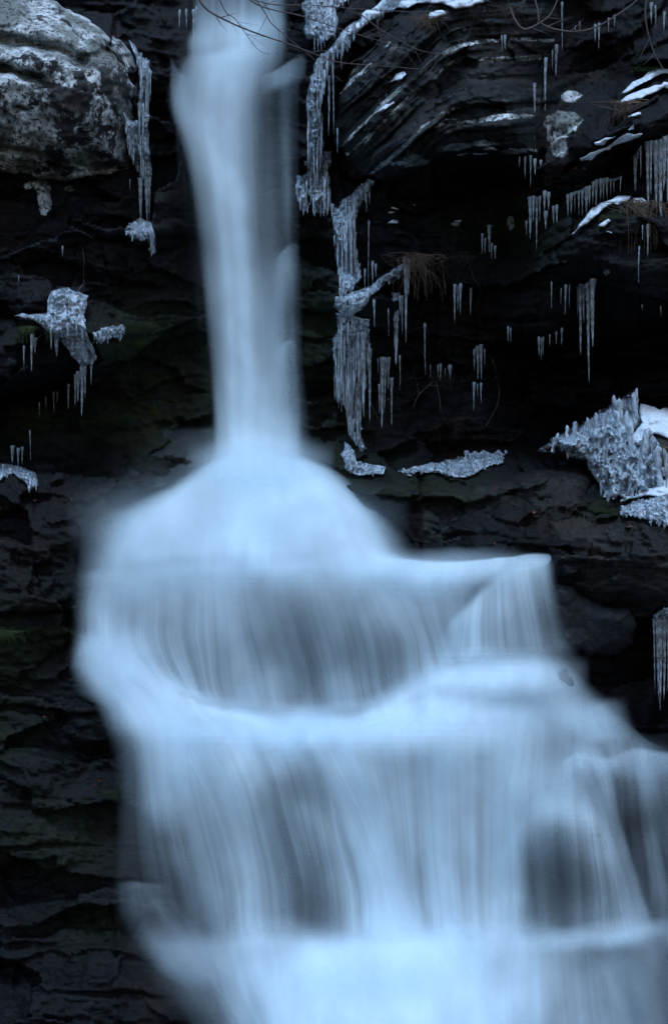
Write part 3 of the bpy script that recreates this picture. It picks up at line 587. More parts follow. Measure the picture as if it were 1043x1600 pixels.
rock('rock_slab', 'broad dark slab with fine horizontal grain right of the upper shelf', 'slab',
     [(850, 850), (852, 812), (900, 796), (960, 792), (1043, 782), (1250, 770), (1250, 955), (1043, 968), (1000, 966), (970, 958), (930, 950), (905, 930), (880, 915), (862, 895)], .35, 40, M_SLAB,
     base=lambda x, y: D0(x, y)+.1, disp=bed_disp(11, -.06, 61, .035), seed=9, namp=.06, nscale=60, moss=lambda x, y: .6*blob(x, y, 930, 805, 60, 12))
rock('rock_slab', 'dark rounded slab littered with red leaves above the shelf of water', 'slab',
     [(600, 800), (660, 770), (740, 752), (800, 745), (850, 730), (905, 722), (928, 745), (925, 778), (960, 790), (900, 800), (852, 815), (850, 868), (760, 874), (690, 868), (640, 840)], .3, 60, M_SLAB,
     base=lambda x, y: D0(x, y)+.12, disp=bed_disp(40, -.03, 66, .05), seed=12, namp=.08, nscale=50, moss=lambda x, y: .8*blob(x, y, 700, 775, 90, 18))
rock('grey_rock', 'smooth blue grey block wedged under the dark slab at right', 'rock',
     [(866, 905), (900, 915), (920, 940), (950, 948), (984, 952), (994, 975), (990, 1006), (962, 1024), (920, 1028), (888, 1014), (874, 985), (862, 950)], .22, 26, M_GREY,
     base=lambda x, y: D0(x, y)+.02, namp=.08, nscale=40, seed=10, edge=3, res=2.2)
rock('wet_rock', 'small dark wet rock poking out of the white water below the grey block', 'rock',
     [(856, 1048), (870, 1034), (888, 1034), (906, 1056), (922, 1080), (915, 1098), (880, 1085), (860, 1068)], .34, 22, M_ROCK,
     base=lambda x, y: D0(x, y)+.08, namp=.07, nscale=20, seed=11, edge=2, res=2.)

# ------------------------------------------------------------------ ice
def tube(path, radii, sides=6):
    """path (n,3), radii (n,) -> V, F quads along a roughly vertical or any line"""
    path = np.asarray(path, float); n = len(path)
    t = np.gradient(path, axis=0); t /= np.linalg.norm(t, axis=1)[:, None]+1e-9
    ref = np.array([0, 1., 0]) if abs(t[:, 1]).max() < .9 else np.array([1., 0, 0])
    a = np.cross(t, ref); a /= np.linalg.norm(a, axis=1)[:, None]+1e-9; b = np.cross(t, a)
    th = np.arange(sides)*2*math.pi/sides
    V = path[:, None]+np.asarray(radii)[:, None, None]*(np.cos(th)[None, :, None]*a[:, None]+np.sin(th)[None, :, None]*b[:, None])
    i = np.arange((n-1)*sides); r = i//sides; c = i % sides; c2 = (c+1) % sides
    return V.reshape(-1, 3), np.stack([r*sides+c, (r+1)*sides+c, (r+1)*sides+c2, r*sides+c2], -1)
class Bag:
    def __init__(s): s.V = []; s.F = []; s.n = 0
    def add(s, V, F): s.V.append(np.asarray(V)); s.F.append(np.asarray(F)+s.n); s.n += len(V)
    def get(s): return np.concatenate(s.V), np.concatenate(s.F)
def icicle_geo(L, w, seed, lean=0, blunt=0.):
    rg = np.random.RandomState(seed); n = max(6, int(L/.028)); t = np.linspace(0, 1, n)
    r = w*.5*(np.clip(1-t, 0, 1)**.75*(1-blunt)+blunt*np.sqrt(np.clip(1-t**6, 0, 1)))
    r = r*(1+.16*np.sin(t*L*(95+rg.rand()*30)+rg.rand()*6)+.18*(rg.rand(n)-.5))
    r = np.maximum(r, w*.05); r[-1] = .0012; r[:3] *= np.array([1.35, 1.15, 1.05])*(1+.15*rg.rand())
    wob = np.cumsum(rg.randn(n, 2), 0)*.0008
    path = np.stack([wob[:, 0]+lean*t*L, wob[:, 1], -t*L], -1)
    return tube(path, r, 7)
def icicle(px, y0, y1, wpx, label, group, parent=None, Y=None, lean=None):
    ys = np.linspace(y0+2, y1, 9)
    if Y is None: Y = float(np.min(front_min(px+0*ys, ys, 4)[:6]))-.03
    Y = max(Y, float(FRONT(px, y0))-.5)
    k = (CD+Y)/CD; p = P(np.array(float(px)), np.array(float(y0)), np.array(Y))
    seed = int(px*31+y0*7) % 99991; wpx = wpx*(.5+.75*((seed*37) % 101)/101.); y1 = y1+((seed*53) % 17-6)*min(1, (y1-y0)/60.)
    V, F = icicle_geo((y1-y0)/S*k, wpx/S*k, seed, ((seed % 13)-6)*.002 if lean is None else lean, .25 if wpx > 6 else .1)
    o = mesh_obj('icicle', V, F, M_ICICLE, parent)
    o.location = tuple(p)
    if label: tagit(o, label, 'icicle', group)
    return o
ORD = ['leftmost', 'second from the left', 'third from the left', 'fourth from the left', 'fifth from the left', 'sixth from the left', 'seventh from the left', 'eighth from the left', 'ninth from the left', 'tenth from the left', 'eleventh from the left', 'twelfth from the left', 'thirteenth from the left', 'fourteenth from the left']
def icicles(where, items, names=None):
    items = sorted(items)
    if len(items) >= 3 and max(it[1] for it in items)-min(it[1] for it in items) <= 18 and (items[-1][0]-items[0][0])/(len(items)-1) < 7.5:
        xs = [it[0] for it in items]; pts = []
        for q in np.linspace(min(xs)-4, max(xs)+4, max(8, int((max(xs)-min(xs))/2.5))):
            yq = float(np.interp(q, xs, [it[1] for it in items])); Yq = float(front_min(np.array(q), np.array(yq+3), 4))-.03
            Yq = min(Yq, float(front_min(np.array(q), np.array(yq+12), 4))-.02) if yq < 700 else Yq
            pts.append(P(np.array(q), np.array(yq+1.5), np.array(Yq)))
        pts = np.array(pts); pts[1:-1, 1] = (pts[:-2, 1]+pts[1:-1, 1]+pts[2:, 1])/3
        rg = np.random.RandomState(len(where)); rr = .008+.011*rg.rand(len(pts)); rr[0] = rr[-1] = .002
        v, f = tube(pts, rr, 7); tagit(mesh_obj('ice_ridge', v, f, M_ICE), 'icy lip over the icicles '+where, 'ice')
    for i, it in enumerate(items):
        px, y0, y1, w_ = it
        if len(items) == 1: lb = 'single thin icicle '+where
        else:
            o = ORD[i] if i < len(items)-1 or len(items) == 2 and i == 0 else 'rightmost'
            lb = ('rightmost' if o == 'rightmost' else o)+' icicle '+where if o in ('leftmost', 'rightmost') else 'icicle '+o+' '+where
        icicle(px, y0, y1, w_, lb, 'icicles '+where)

def curtain(name, label, cat, poly, T=.07, r=10, mat=M_ICE, ribs=30, rib_len=(20, 70), rib_w=(2, 5), fringe=0, fr_len=(10, 30), seed=0, group=None, res=1.8, namp=.05, lift=.0, edge=3, crumbs=0, ribslope=0, nsc=9):
    rg = random.Random(seed)
    base0 = lambda x, y: front_min(x, y, 5)+.02-lift
    # smooth base so that the ice bridges the small ledges
    def base(x, y):
        o = 0
        for dx, dy in ((0, 0), (-8, 0), (8, 0), (0, -8), (0, 8)): o = o+base0(x+dx, y+dy)
        return o/5
    V, F, A = inflate(poly, T, r, base=base, res=res, namp=namp, nscale=nsc, seed=seed+100, nsx=1.6, edge=edge, back=.05, register=False,
                      disp=lambda px, py, d: .030*vnoise(px/3.2, py/26, 0, seed+1)+.022*vnoise(px/3, py/3.4, 0, seed+2)+.015*np.abs(vnoise(px/5, py/5, 0, seed+9)))
    bag = Bag(); bag.add(V, F)
    a = np.array(poly); x0, y0 = a.min(0); x1, y1 = a.max(0)
    made = 0; tries = 0
    while made < ribs and tries < ribs*30:
        tries += 1
        x = rg.uniform(x0, x1); y = rg.uniform(y0, y1); L = rg.uniform(*rib_len)
        if not inside(np.array([[x]]), np.array([[y]]), poly)[0, 0]: continue
        while L > 8 and not inside(np.array([[x]]), np.array([[y+L-6]]), poly)[0, 0]: L -= 4
        w_ = rg.uniform(*rib_w); Y = float(base(np.array(x), np.array(y+L*.4)))-T-.02
        k = (CD+Y)/CD; v, f = icicle_geo(L/S*k, w_/S*k, seed*131+made, ribslope, .5)
        bag.add(v+P(np.array(x), np.array(y), np.array(Y)), f); made += 1
    for i in range(crumbs):           # knobs of frozen spray
        x = rg.uniform(x0, x1); y = rg.uniform(y0, y1)
        if not inside(np.array([[x]]), np.array([[y]]), poly)[0, 0]: continue
        Y = float(base(np.array(x), np.array(y)))-T-.01; rr = rg.uniform(.004, .012)*(2.2 if rg.random() < .15 else 1)
        c = P(np.array(x), np.array(y), np.array(Y))
        th = [rg.uniform(0, 3) for _ in range(3)]
        pts = []
        for t_ in (-1, -.5, .3, .9, 1.1):
            pts.append(c+np.array([math.cos(th[0])*t_*rr*.7, math.sin(th[1])*t_*rr*.4, math.sin(th[0])*t_*rr]))
        v, f = tube(pts, np.array([.1, .9, .6, .9, .1])*rr, 4); bag.add(v, f)
    V, F = bag.get()
    o = mesh_obj(name, V, F, mat, smooth=False); tagit(o, label, cat, group)
    # fringe along the lower edge: parts
    made = 0; tries = 0
    while made < fringe and tries < 400:
        tries += 1
        x = rg.uniform(x0+2, x1-2); col = np.arange(y0, y1, 3.); ins = inside(x+0*col[None], col[None], poly)[0]
        if not ins.any(): continue
        yb = col[ins].max()-4; L = rg.uniform(*fr_len)
        icicle(x, yb, yb+L, rg.uniform(3, 6), None, None, parent=o, Y=float(base(np.array(x), np.array(yb)))-T*.6)
        made += 1
    return o

curtain('ice_column', 'tall knobbly column of ice running down the rock just right of the waterfall', 'ice column',
        [(655, -40), (640, 0), (600, 6), (560, 28), (535, 52), (515, 75), (492, 92), (482, 130), (476, 160), (480, 190), (484, 225), (477, 250), (480, 290), (490, 333), (512, 333), (516, 300), (511, 262), (504, 228), (504, 180), (505, 150), (510, 118), (520, 95), (542, 78), (562, 42), (602, 22), (645, 2), (700, -40)],
        T=.10, r=12, ribs=60, rib_len=(25, 100), seed=1, crumbs=160, fringe=5)
curtain('ice_column', 'slim double strand of ice between the tall ice column and the lichen rock', 'ice column',
        [(503, 240), (517, 235), (515, 265), (512, 290), (520, 318), (534, 333), (518, 336), (505, 320), (503, 280)], T=.09, r=6, ribs=10, rib_len=(30, 90), seed=2, crumbs=20, lift=.03)
curtain('ice_clump', 'clump of ice with stubby icicles under the twigs at the top', 'ice',
        [(474, -40), (560, -40), (545, -5), (528, 15), (526, 40), (520, 56), (500, 66), (480, 60), (472, 46), (478, 30), (472, 10)], T=.12, r=14, ribs=26, rib_len=(12, 35), fringe=9, fr_len=(10, 26), seed=3, crumbs=50)
curtain('ice_patch', 'dim frosty ice patch left of the tall ice column', 'ice', [(464, 276), (478, 268), (484, 290), (484, 320), (478, 334), (470, 330), (462, 300)], T=.05, r=8, ribs=8, seed=4, crumbs=20)
curtain('ice_curtain', 'upper curtain of ice hanging between the ice column and the dry grass', 'ice curtain',
        [(584, 280), (578, 300), (566, 318), (554, 345), (558, 400), (566, 432), (556, 442), (545, 456), (530, 458), (527, 420), (522, 380), (520, 332), (530, 314), (550, 304), (568, 285)],
        T=.08, r=12, ribs=44, rib_len=(30, 110), rib_w=(2, 5), seed=5, crumbs=90, fringe=6)
curtain('ice_slope', 'sloping skin of ice on the ledge between the two ice curtains', 'ice',
        [(523, 465), (550, 455), (578, 448), (600, 428), (628, 410), (652, 405), (640, 424), (602, 444), (580, 462), (566, 486), (546, 500), (530, 492), (520, 480)], T=.06, r=10, ribs=6, rib_len=(8, 20), seed=6, crumbs=140, mat=M_MILK, lift=.04)
curtain('ice_curtain', 'large lower curtain of ribbed ice ending in a twisted tail', 'ice curtain',
        [(528, 490), (575, 498), (578, 540), (571, 600), (562, 650), (566, 685), (574, 702), (562, 698), (545, 676), (538, 630), (523, 620), (522, 560), (521, 530), (530, 515)],
        T=.10, r=14, ribs=90, rib_len=(40, 140), rib_w=(2.5, 6), seed=7, crumbs=160, fringe=5)
curtain('ice_patch', 'frozen drips on dark rock under the tail of the lower ice curtain', 'ice', [(538, 690), (552, 700), (556, 722), (600, 730), (596, 742), (560, 744), (542, 735), (534, 712)], T=.02, r=8, ribs=5, rib_len=(8, 22), seed=8, crumbs=70)
curtain('ice_ribbon', 'glistening ribbon of ice down the right side of the lichen boulder', 'ice column',
        [(204, 62), (216, 76), (234, 96), (237, 122), (232, 180), (236, 240), (237, 282), (225, 282), (212, 262), (202, 235), (194, 190), (192, 174), (204, 186), (217, 188), (219, 120), (212, 92)], T=.07, r=8, ribs=36, rib_len=(25, 90), seed=9, crumbs=90, lift=.03)
curtain('frozen_splash', 'frozen splash on the small ledge below the lichen boulder', 'ice', [(196, 352), (218, 340), (228, 345), (238, 350), (243, 396), (236, 398), (228, 372), (205, 374), (192, 366)], T=.05, r=8, ribs=8, seed=10, crumbs=60, lift=.05)
curtain('ice_sheet', 'dull white sheet of ice draped over the dark overhang on the left', 'ice sheet',
        [(80, 452), (106, 448), (138, 462), (134, 490), (140, 520), (150, 556), (147, 568), (130, 576), (100, 542), (94, 530), (70, 512), (52, 500), (18, 492), (52, 488), (70, 492), (74, 478)], T=.05, r=16, ribs=10, rib_len=(8, 25), seed=11, crumbs=60, mat=M_MILK, namp=.03, lift=.08)
curtain('ice_patch', 'crusty ice on green moss right of the ice sheet', 'ice', [(142, 520), (165, 512), (190, 506), (198, 516), (188, 530), (175, 528), (160, 538), (146, 536)], T=.04, r=8, ribs=3, rib_len=(6, 12), seed=12, crumbs=110)
curtain('ice_clump', 'pale clump of ice with short ribs on the ledge at the left edge', 'ice',
        [(-60, 724), (0, 724), (30, 728), (58, 740), (60, 760), (48, 767), (35, 752), (22, 740), (8, 744), (0, 752), (-60, 760)], T=.08, r=10, ribs=26, rib_len=(8, 26), seed=13, crumbs=50)
curtain('ice_crust', 'glittering ice crust along the foot of the cliff right of the waterfall', 'ice crust',
        [(620, 735), (650, 730), (690, 722), (725, 712), (760, 708), (790, 706), (785, 722), (755, 735), (730, 744), (700, 742), (660, 740), (630, 742)], T=.03, r=8, ribs=6, rib_len=(6, 14), seed=14, crumbs=380)
curtain('ice_lump', 'knob of ice on the rock lip above the icicles at the right edge', 'ice', [(1022, 962), (1032, 950), (1043, 947), (1100, 940), (1100, 975), (1043, 974), (1018, 974)], T=.09, r=8, ribs=8, rib_len=(6, 14), seed=15, crumbs=60)
curtain('ice_crust', 'ice crust full of frozen leaves on the slab below the snowy mound', 'ice crust',
        [(966, 792), (1000, 780), (1043, 774), (1110, 770), (1110, 822), (1043, 824), (1020, 818), (990, 808), (968, 802)], T=.10, r=8, ribs=40, rib_len=(6, 16), seed=16, crumbs=420, mat=M_MILK)

# frozen mound at the right edge
V, F, A = inflate([(842, 702), (872, 682), (905, 668), (935, 645), (958, 628), (985, 622), (1010, 640), (1043, 648), (1200, 650), (1200, 780), (1043, 774), (975, 784), (945, 778), (930, 740), (910, 716), (880, 706)], .28, 40, base=lambda x, y: D0(x, y)*.3+1.25, namp=.07, nscale=30, seed=210, res=2.5)
mound = mesh_obj('frozen_mound', V, F, M_MOUND)
tagit(mound, 'mound of frozen earth under ice and snow at the right edge', 'mound')
ice_m = curtain('ice_crust', 'thick lumpy ice crust climbing over the frozen mound at the right edge', 'ice crust',
        [(838, 702), (866, 684), (890, 672), (898, 655), (905, 668), (935, 642), (945, 640), (957, 622), (972, 618), (985, 612), (994, 614), (994, 660), (985, 690), (1000, 690), (1012, 670), (1024, 690), (1030, 760), (1000, 772), (960, 785), (940, 778), (932, 748), (918, 722), (890, 716), (878, 704), (850, 705)],
        T=.10, r=22, ribs=24, rib_len=(12, 34), rib_w=(3, 8), seed=17, crumbs=420, namp=.20, nsc=24, edge=6)
mile = Bag()
for (x, y0, y1, w_) in [(968, 622, 700, 15), (978, 640, 745, 13), (988, 612, 672, 10), (1012, 668, 745, 16), (1025, 695, 768, 14), (945, 645, 690, 9), (900, 658, 690, 9), (985, 730, 768, 7), (1003, 740, 770, 6), (960, 640, 690, 10), (1036, 700, 770, 8), (930, 644, 700, 8), (916, 652, 700, 7), (958, 617, 665, 9), (995, 606, 650, 7), (885, 664, 700, 6), (870, 676, 706, 6)]:
    Y = float(front_min(np.array(float(x)), np.array((y0+y1)/2.), 5))-.10; k = (CD+Y)/CD; L = (y1-y0)/S*k; W_ = w_/S*k
    n = 14; t = np.linspace(0, 1, n); rr = W_*.5*np.sqrt(np.clip(1-(1-np.minimum(1, t*5))**2, 0, 1))*(1-.35*t)*(1+.15*np.sin(t*17+x)); rr[0] = .002
    rg = np.random.RandomState(int(x)); pth = np.stack([np.cumsum(rg.randn(n))*.004+rg.randn()*.25*t*L*.5, 0*t, -t*L], -1)
    v, f = tube(pth, rr, 9); o = mesh_obj('ice_stub', v+P(np.array(float(x)), np.array(float(y0)), np.array(Y)), f, M_MILK, ice_m)

# single icicles, from cluster to cluster
icicles('hanging from the dark roof right of the folded outcrop', [(852, 90, 222, 6), (868, 70, 130, 5), (877, 3, 70, 5), (834, 130, 215, 4), (862, 78, 112, 3)])
icicles('under the twiggy bank at the top', [(783, 55, 77, 3), (788, 55, 78, 4)])
icicles('in the dark hollow at the top right', [(929, 38, 66, 4), (935, 36, 73, 4), (905, 33, 50, 2), (950, 28, 48, 3), (959, 24, 42, 3), (898, 40, 52, 2)])
icicles('at the very top right corner', [(1017, 4, 38, 5), (1023, 8, 47, 4), (1037, 18, 48, 4)])
icicles('at the tip of the sloping ledge', [(811, 245, 260, 3), (820, 245, 280, 4), (828, 243, 285, 5), (835, 248, 272, 5), (844, 250, 262, 4)])
icicles('crowded under the lower end of the sloping ledge', [(828, 308, 372, 6), (833, 306, 350, 5), (838, 308, 382, 6), (843, 306, 345, 6), (850, 298, 330, 8), (856, 300, 324, 7), (852, 330, 362, 5), (864, 322, 352, 5), (869, 320, 352, 5), (822, 345, 370, 3)])
icicles('fanning out under the middle of the sloping ledge', [(886, 304, 342, 5), (891, 303, 338, 5), (897, 300, 330, 4), (903, 298, 334, 7), (909, 296, 338, 7), (915, 292, 334, 6), (920, 290, 326, 5)])
icicles('packed tightly above the snowy crown', [(926, 284, 322, 6), (931, 281, 324, 7), (937, 279, 318, 7), (942, 279, 314, 6), (947, 278, 310, 6), (953, 280, 306, 3), (958, 280, 302, 3), (969, 276, 303, 3)])
icicles('hanging apart right of the snowy crown icicles', [(991, 244, 302, 6), (1000, 228, 272, 5), (996, 235, 250, 3)])
icicles('long and stout at the right edge under the sloping ledge', [(1011, 222, 345, 8), (1016, 220, 300, 7), (1023, 220, 332, 9), (1031, 218, 372, 10), (1037, 214, 300, 10), (1043, 212, 316, 10), (1048, 212, 330, 9)])
icicles('dangling below the dry grass on the mossy ledge', [(998, 385, 435, 4), (1011, 350, 400, 4), (1003, 352, 372, 3)])
icicles('in the recess left of the mossy ledge', [(753, 365, 405, 4), (757, 372, 400, 3), (764, 352, 406, 5), (773, 384, 404, 7), (768, 380, 402, 4)])
icicles('in the long bunch over the dark cave', [(902, 448, 490, 4), (906, 444, 545, 8), (911, 444, 510, 7), (917, 442, 598, 9), (925, 436, 538, 8), (914, 448, 470, 5)])
icicles('short and faint left of the long cave bunch', [(883, 445, 486, 3), (889, 445, 478, 3), (876, 450, 474, 2), (861, 440, 480, 3)])
icicles('on the lip left of the cave', [(841, 526, 556, 4), (845, 528, 560, 4), (848, 526, 552, 3), (858, 522, 543, 3), (868, 518, 538, 3), (877, 512, 540, 4), (793, 510, 535, 3), (797, 512, 534, 3)])
icicles('tiny at the right edge of the cave roof', [(1031, 478, 493, 3), (1002, 476, 484, 2)])
icicles('in the frosty bunch in the middle of the dark wall', [(741, 545, 580, 4), (746, 540, 592, 6), (751, 538, 600, 7), (756, 545, 575, 4), (740, 597, 640, 4), (751, 598, 630, 5), (745, 600, 622, 3)])
icicles('hanging from the ledge below the hanging dry grass', [(606, 482, 530, 3), (618, 458, 576, 11), (625, 462, 490, 5), (628, 462, 515, 4), (633, 402, 530, 8), (638, 405, 460, 5), (584, 468, 512, 5), (624, 555, 612, 3), (663, 505, 576, 5)])
icicles('in the dark below the sloping skin of ice', [(592, 600, 650, 3), (597, 558, 662, 8), (602, 560, 640, 5), (606, 558, 622, 5), (611, 590, 672, 5), (590, 560, 580, 3)])
icicles('tiny in the shade of the dark wall', [(672, 570, 590, 2), (684, 570, 594, 3), (688, 568, 596, 3), (702, 570, 592, 5), (695, 575, 590, 2)])
icicles('high on the dark wall left of the recess', [(710, 444, 510, 5), (719, 443, 496, 6), (735, 450, 494, 4), (715, 446, 480, 4)])
icicles('beside the upper ice curtain', [(576, 345, 448, 4), (582, 408, 442, 4), (587, 412, 434, 3), (570, 420, 448, 5)])
icicles('right of the lower ice curtain', [(560, 500, 600, 7), (568, 518, 656, 8), (577, 545, 664, 9)])
icicles('standing in a low row over the ice crust', [(x, 702+((x*7) % 9), 722+((x*5) % 7), 4+(x % 3)) for x in (728, 734, 741, 748, 755, 762, 770, 778, 784)])
icicles('thin and free beside the tall ice column', [(514, 118, 205, 4), (520, 100, 202, 3), (527, 200, 235, 3), (513, 150, 180, 3)])
icicles('hanging from the tuft of green grass on the left', [(38, 540, 574, 4), (50, 522, 583, 6), (55, 528, 552, 6)])
icicles('under the middle of the ice sheet on the left', [(80, 514, 550, 5), (88, 520, 560, 7)])
icicles('under the tail of the ice sheet on the left', [(118, 585, 638, 6), (122, 580, 625, 6), (128, 572, 641, 8), (133, 570, 620, 7), (143, 562, 602, 6), (107, 600, 640, 4)])
icicles('faint in the left cave', [(84, 612, 646, 4), (90, 612, 630, 3), (72, 620, 642, 3), (62, 628, 650, 2)])
icicles('above the ice clump at the left edge', [(20, 696, 726, 5), (29, 700, 730, 5), (35, 698, 726, 4), (47, 672, 728, 4)])
icicles('under the thin ledge left of the ice ribbon', [(98, 384, 399, 3), (30, 430, 440, 2)])
icicles('below the ice ribbon on the lichen boulder', [(219, 278, 350, 6), (229, 278, 352, 9), (234, 278, 345, 6), (237, 362, 400, 6), (203, 280, 295, 2)])
icicles('beside the top of the waterfall on the left', [(281, 15, 45, 3), (291, 14, 42, 3), (303, 15, 66, 6), (307, 10, 50, 5)])
icicles('in a bundle at the right edge below the slab', [(1021, 966, 1080, 7), (1026, 966, 1098, 6), (1031, 962, 1110, 9), (1037, 966, 1092, 7), (1042, 965, 1070, 8), (1047, 965, 1095, 8)])

# ------------------------------------------------------------------ snow
bag = Bag()
for i, (poly, T) in enumerate([
    ([(545, 48), (575, 18), (600, 0), (650, -40), (720, -60), (900, -60), (800, -10), (770, 2), (740, 8), (712, 14), (690, 6), (668, 4), (640, 8), (610, 14), (580, 32), (556, 52)], .08),
    ([(672, 20), (690, 14), (700, 18), (684, 26), (668, 30)], .03),
    ([(904, 248), (920, 240), (938, 236), (960, 218), (1000, 206), (1006, 207), (965, 226), (945, 240), (925, 250), (905, 251)], .04),
    ([(926, 225), (945, 213), (966, 209), (948, 218), (930, 228)], .03),
    ([(965, 160), (985, 148), (1010, 136), (1030, 130), (1100, 126), (1100, 138), (1043, 140), (1015, 146), (990, 155), (968, 163)], .05),
    ([(968, 145), (990, 128), (1012, 116), (1030, 108), (1060, 105), (1050, 113), (1020, 120), (995, 136), (975, 146)], .04),
    ([(982, 182), (1000, 175), (1004, 178), (990, 184)], .02), ([(978, 203), (990, 198), (988, 203)], .02),
    ([(892, 365), (905, 348), (925, 330), (945, 314), (965, 306), (985, 306), (980, 315), (955, 322), (935, 332), (925, 345), (908, 352), (896, 364)], .05),
    ([(990, 312), (1005, 308), (1012, 314), (1000, 320), (988, 318)], .04),
    ([(930, 350), (948, 342), (954, 346), (940, 353)], .03), ([(945, 362), (955, 360), (955, 363)], .02),
    ([(996, 632), (1010, 636), (1030, 640), (1060, 640), (1120, 645), (1120, 690), (1060, 690), (1036, 684), (1020, 680), (1006, 690), (996, 698), (986, 690), (990, 676), (1002, 662), (998, 645)], .05),
    ([(1018, 762), (1035, 752), (1060, 748), (1120, 745), (1120, 775), (1040, 772), (1000, 778), (975, 784), (968, 780), (995, 772)], .05),
    ([(986, 622), (996, 616), (998, 632), (988, 636), (978, 628)], .04), ([(1030, 735), (1043, 728), (1045, 742), (1034, 745)], .03), ([(1002, 715), (1012, 720), (1004, 730)], .03),
    ([(985, 798), (1010, 796), (1043, 800), (1043, 812), (1015, 812), (995, 806)], .03),
    ([(800, 305), (812, 303), (806, 308)], .02), ([(612, 320), (625, 325), (622, 327), (610, 323)], .02), ([(606, 345), (622, 343), (620, 346)], .02), ([(706, 348), (718, 347), (716, 351)], .02),
    ([(618, 118), (632, 112), (636, 116), (622, 124), (600, 130)], .03), ([(590, 172), (615, 158), (618, 162), (600, 175), (584, 184)], .02)]):
    V, F, A = inflate(poly, T, 7, base=lambda x, y: front_min(x, y, 6)-.005, namp=.045, nscale=9, seed=300+i, edge=3.5, res=2., register=False, back=.03)
    if len(F): bag.add(V, F)
V, F = bag.get(); tagit(mesh_obj('snow', V, F, M_SNOW), 'patches of snow lying on the ledges and the bank', kind='stuff')

# ------------------------------------------------------------------ dry grass, green grass, moss
def tuft(name, label, cat, px, py, n, L, mat, spread=10, droop=1., wide=.7, seed=0, group=None, Y=None, thick=.0028, side=0):
    rg = random.Random(seed); bag = Bag()
    Y0 = float(front_min(np.array(float(px)), np.array(float(py)), 8))-.03 if Y is None else Y
    for i in range(n):
        x = px+rg.gauss(0, spread); y = py+rg.gauss(0, spread*.25); l = L/S*rg.uniform(.2, 1.15)
        p0 = P(np.array(x), np.array(y), np.array(Y0-rg.uniform(-.03, .03)))
        ax = rg.gauss(side, wide)*.5; ay = -abs(rg.gauss(0, .4)); m_ = 9; pts = []
        curl = rg.gauss(0, 1.0)*(1 if rg.random() < .5 else 2.2)
        for j in range(m_):
            t = j/(m_-1)
            z = l*((1-droop)*t*.9+.10*math.sin(t*3)-droop*t*t*.95)
            pts.append(p0+np.array([ax*l*(1-(1-t)**2)*.6+curl*l*.15*math.sin(t*5), ay*l*.35*math.sin(t*2), z]))
        v, f = tube(pts, thick*np.linspace(1, .35, m_)*rg.uniform(.6, 1.2), 3); bag.add(v, f)
    V, F = bag.get(); return tagit(mesh_obj(name, V, F, mat), label, cat, group)
tuft('grass_tuft', 'pale dry grass hanging under the upper strip of snow at right', 'grass', 972, 160, 45, 58, M_GRASS, 7, 1.0, .35, 1, thick=.0035)
tuft('grass_tuft', 'long dry grass trailing from the snowy crown of the mossy ledge', 'grass', 995, 318, 70, 85, M_GRASS, 11, 1.0, .35, 2, thick=.003)
tuft('grass_tuft', 'wispy dry grass beside the stout icicles at the right edge', 'grass', 1030, 318, 26, 60, M_GRASS, 10, .9, .6, 3)
tuft('grass_tuft', 'brown tangle of dry grass hanging right of the upper ice curtain', 'grass', 650, 402, 90, 75, M_GRASS, 13, 1.0, .45, 4, thick=.003)
tuft('grass_tuft', 'thin dark grass trailing from the rock beside the dry grass tangle', 'grass', 700, 402, 60, 55, M_ROOT, 22, .95, .9, 5)
tuft('grass_tuft', 'curved tan grass below the bank of snow at the top', 'grass', 665, 28, 60, 42, M_GRASS, 10, .9, .8, 6, side=-.6)
tuft('grass_tuft', 'ragged brown grass along the bank right of the tan grass', 'grass', 740, 16, 110, 34, M_ROOT, 30, .8, 1., 7)['kind'] = 'stuff'
tuft('grass_tuft', 'reddish brown stems on the bank in front of the dark hollow', 'grass', 785, 20, 90, 40, M_ROOT, 22, .7, 1.2, 8)['kind'] = 'stuff'
tuft('grass_tuft', 'sparse dry stems low on the dark wall', 'grass', 690, 590, 26, 60, M_ROOT, 20, .9, 1.2, 9, thick=.0025)
tuft('grass_tuft', 'dry stems frozen in the middle of the ice crust at the foot of the cliff', 'grass', 715, 655, 24, 55, M_ROOT, 8, .95, .5, 10)
tuft('grass_tuft', 'small tuft of green and brown grass at the left end of the ice sheet', 'grass', 42, 512, 60, 38, M_GREEN, 4, .9, .8, 11, thick=.0022)
tuft('grass_tuft', 'tiny tuft of grass hanging under the ice sheet on the left', 'grass', 76, 518, 22, 25, M_GREEN, 3, 1., .6, 12)
tuft('moss_tuft', 'feathery dark moss right of the crusty ice on the left', 'moss', 215, 512, 150, 32, M_MOSS, 20, .55, 1.4, 13, thick=.0018)
tuft('moss_tuft', 'yellow green moss in the damp corner left of the column of water', 'moss', 190, 655, 120, 28, M_MOSS, 18, .7, 1.4, 14, thick=.0018)
tuft('moss_tuft', 'clump of yellow green moss at the left edge halfway down', 'moss', 6, 990, 160, 34, M_GREEN, 10, .7, 1.4, 15, thick=.0018)
tuft('moss_tuft', 'patch of moss beside the red leaf at lower left', 'moss', 172, 1240, 90, 16, M_MOSS, 12, .7, 1.5, 16, thick=.0018)
tuft('fern', 'green fern fronds poking over the lichen boulder at the top left corner', 'fern', 48, -4, 60, 34, M_GREEN, 18, .6, 1.4, 17, thick=.003)
tuft('moss_tuft', 'mossy fringe under the tail of the lower ice curtain', 'moss', 570, 645, 90, 26, M_MOSS, 10, .8, 1.2, 18, thick=.0018)
tuft('grass_tuft', 'dry stems at the base of the snow on the frozen mound', 'grass', 1030, 700, 50, 55, M_GRASS, 10, 1., .5, 19)
tuft('fern', 'small green sprig above the snow strip at the right edge', 'fern', 1010, 110, 60, 22, M_GREEN, 12, .5, 1.4, 20, thick=.002)

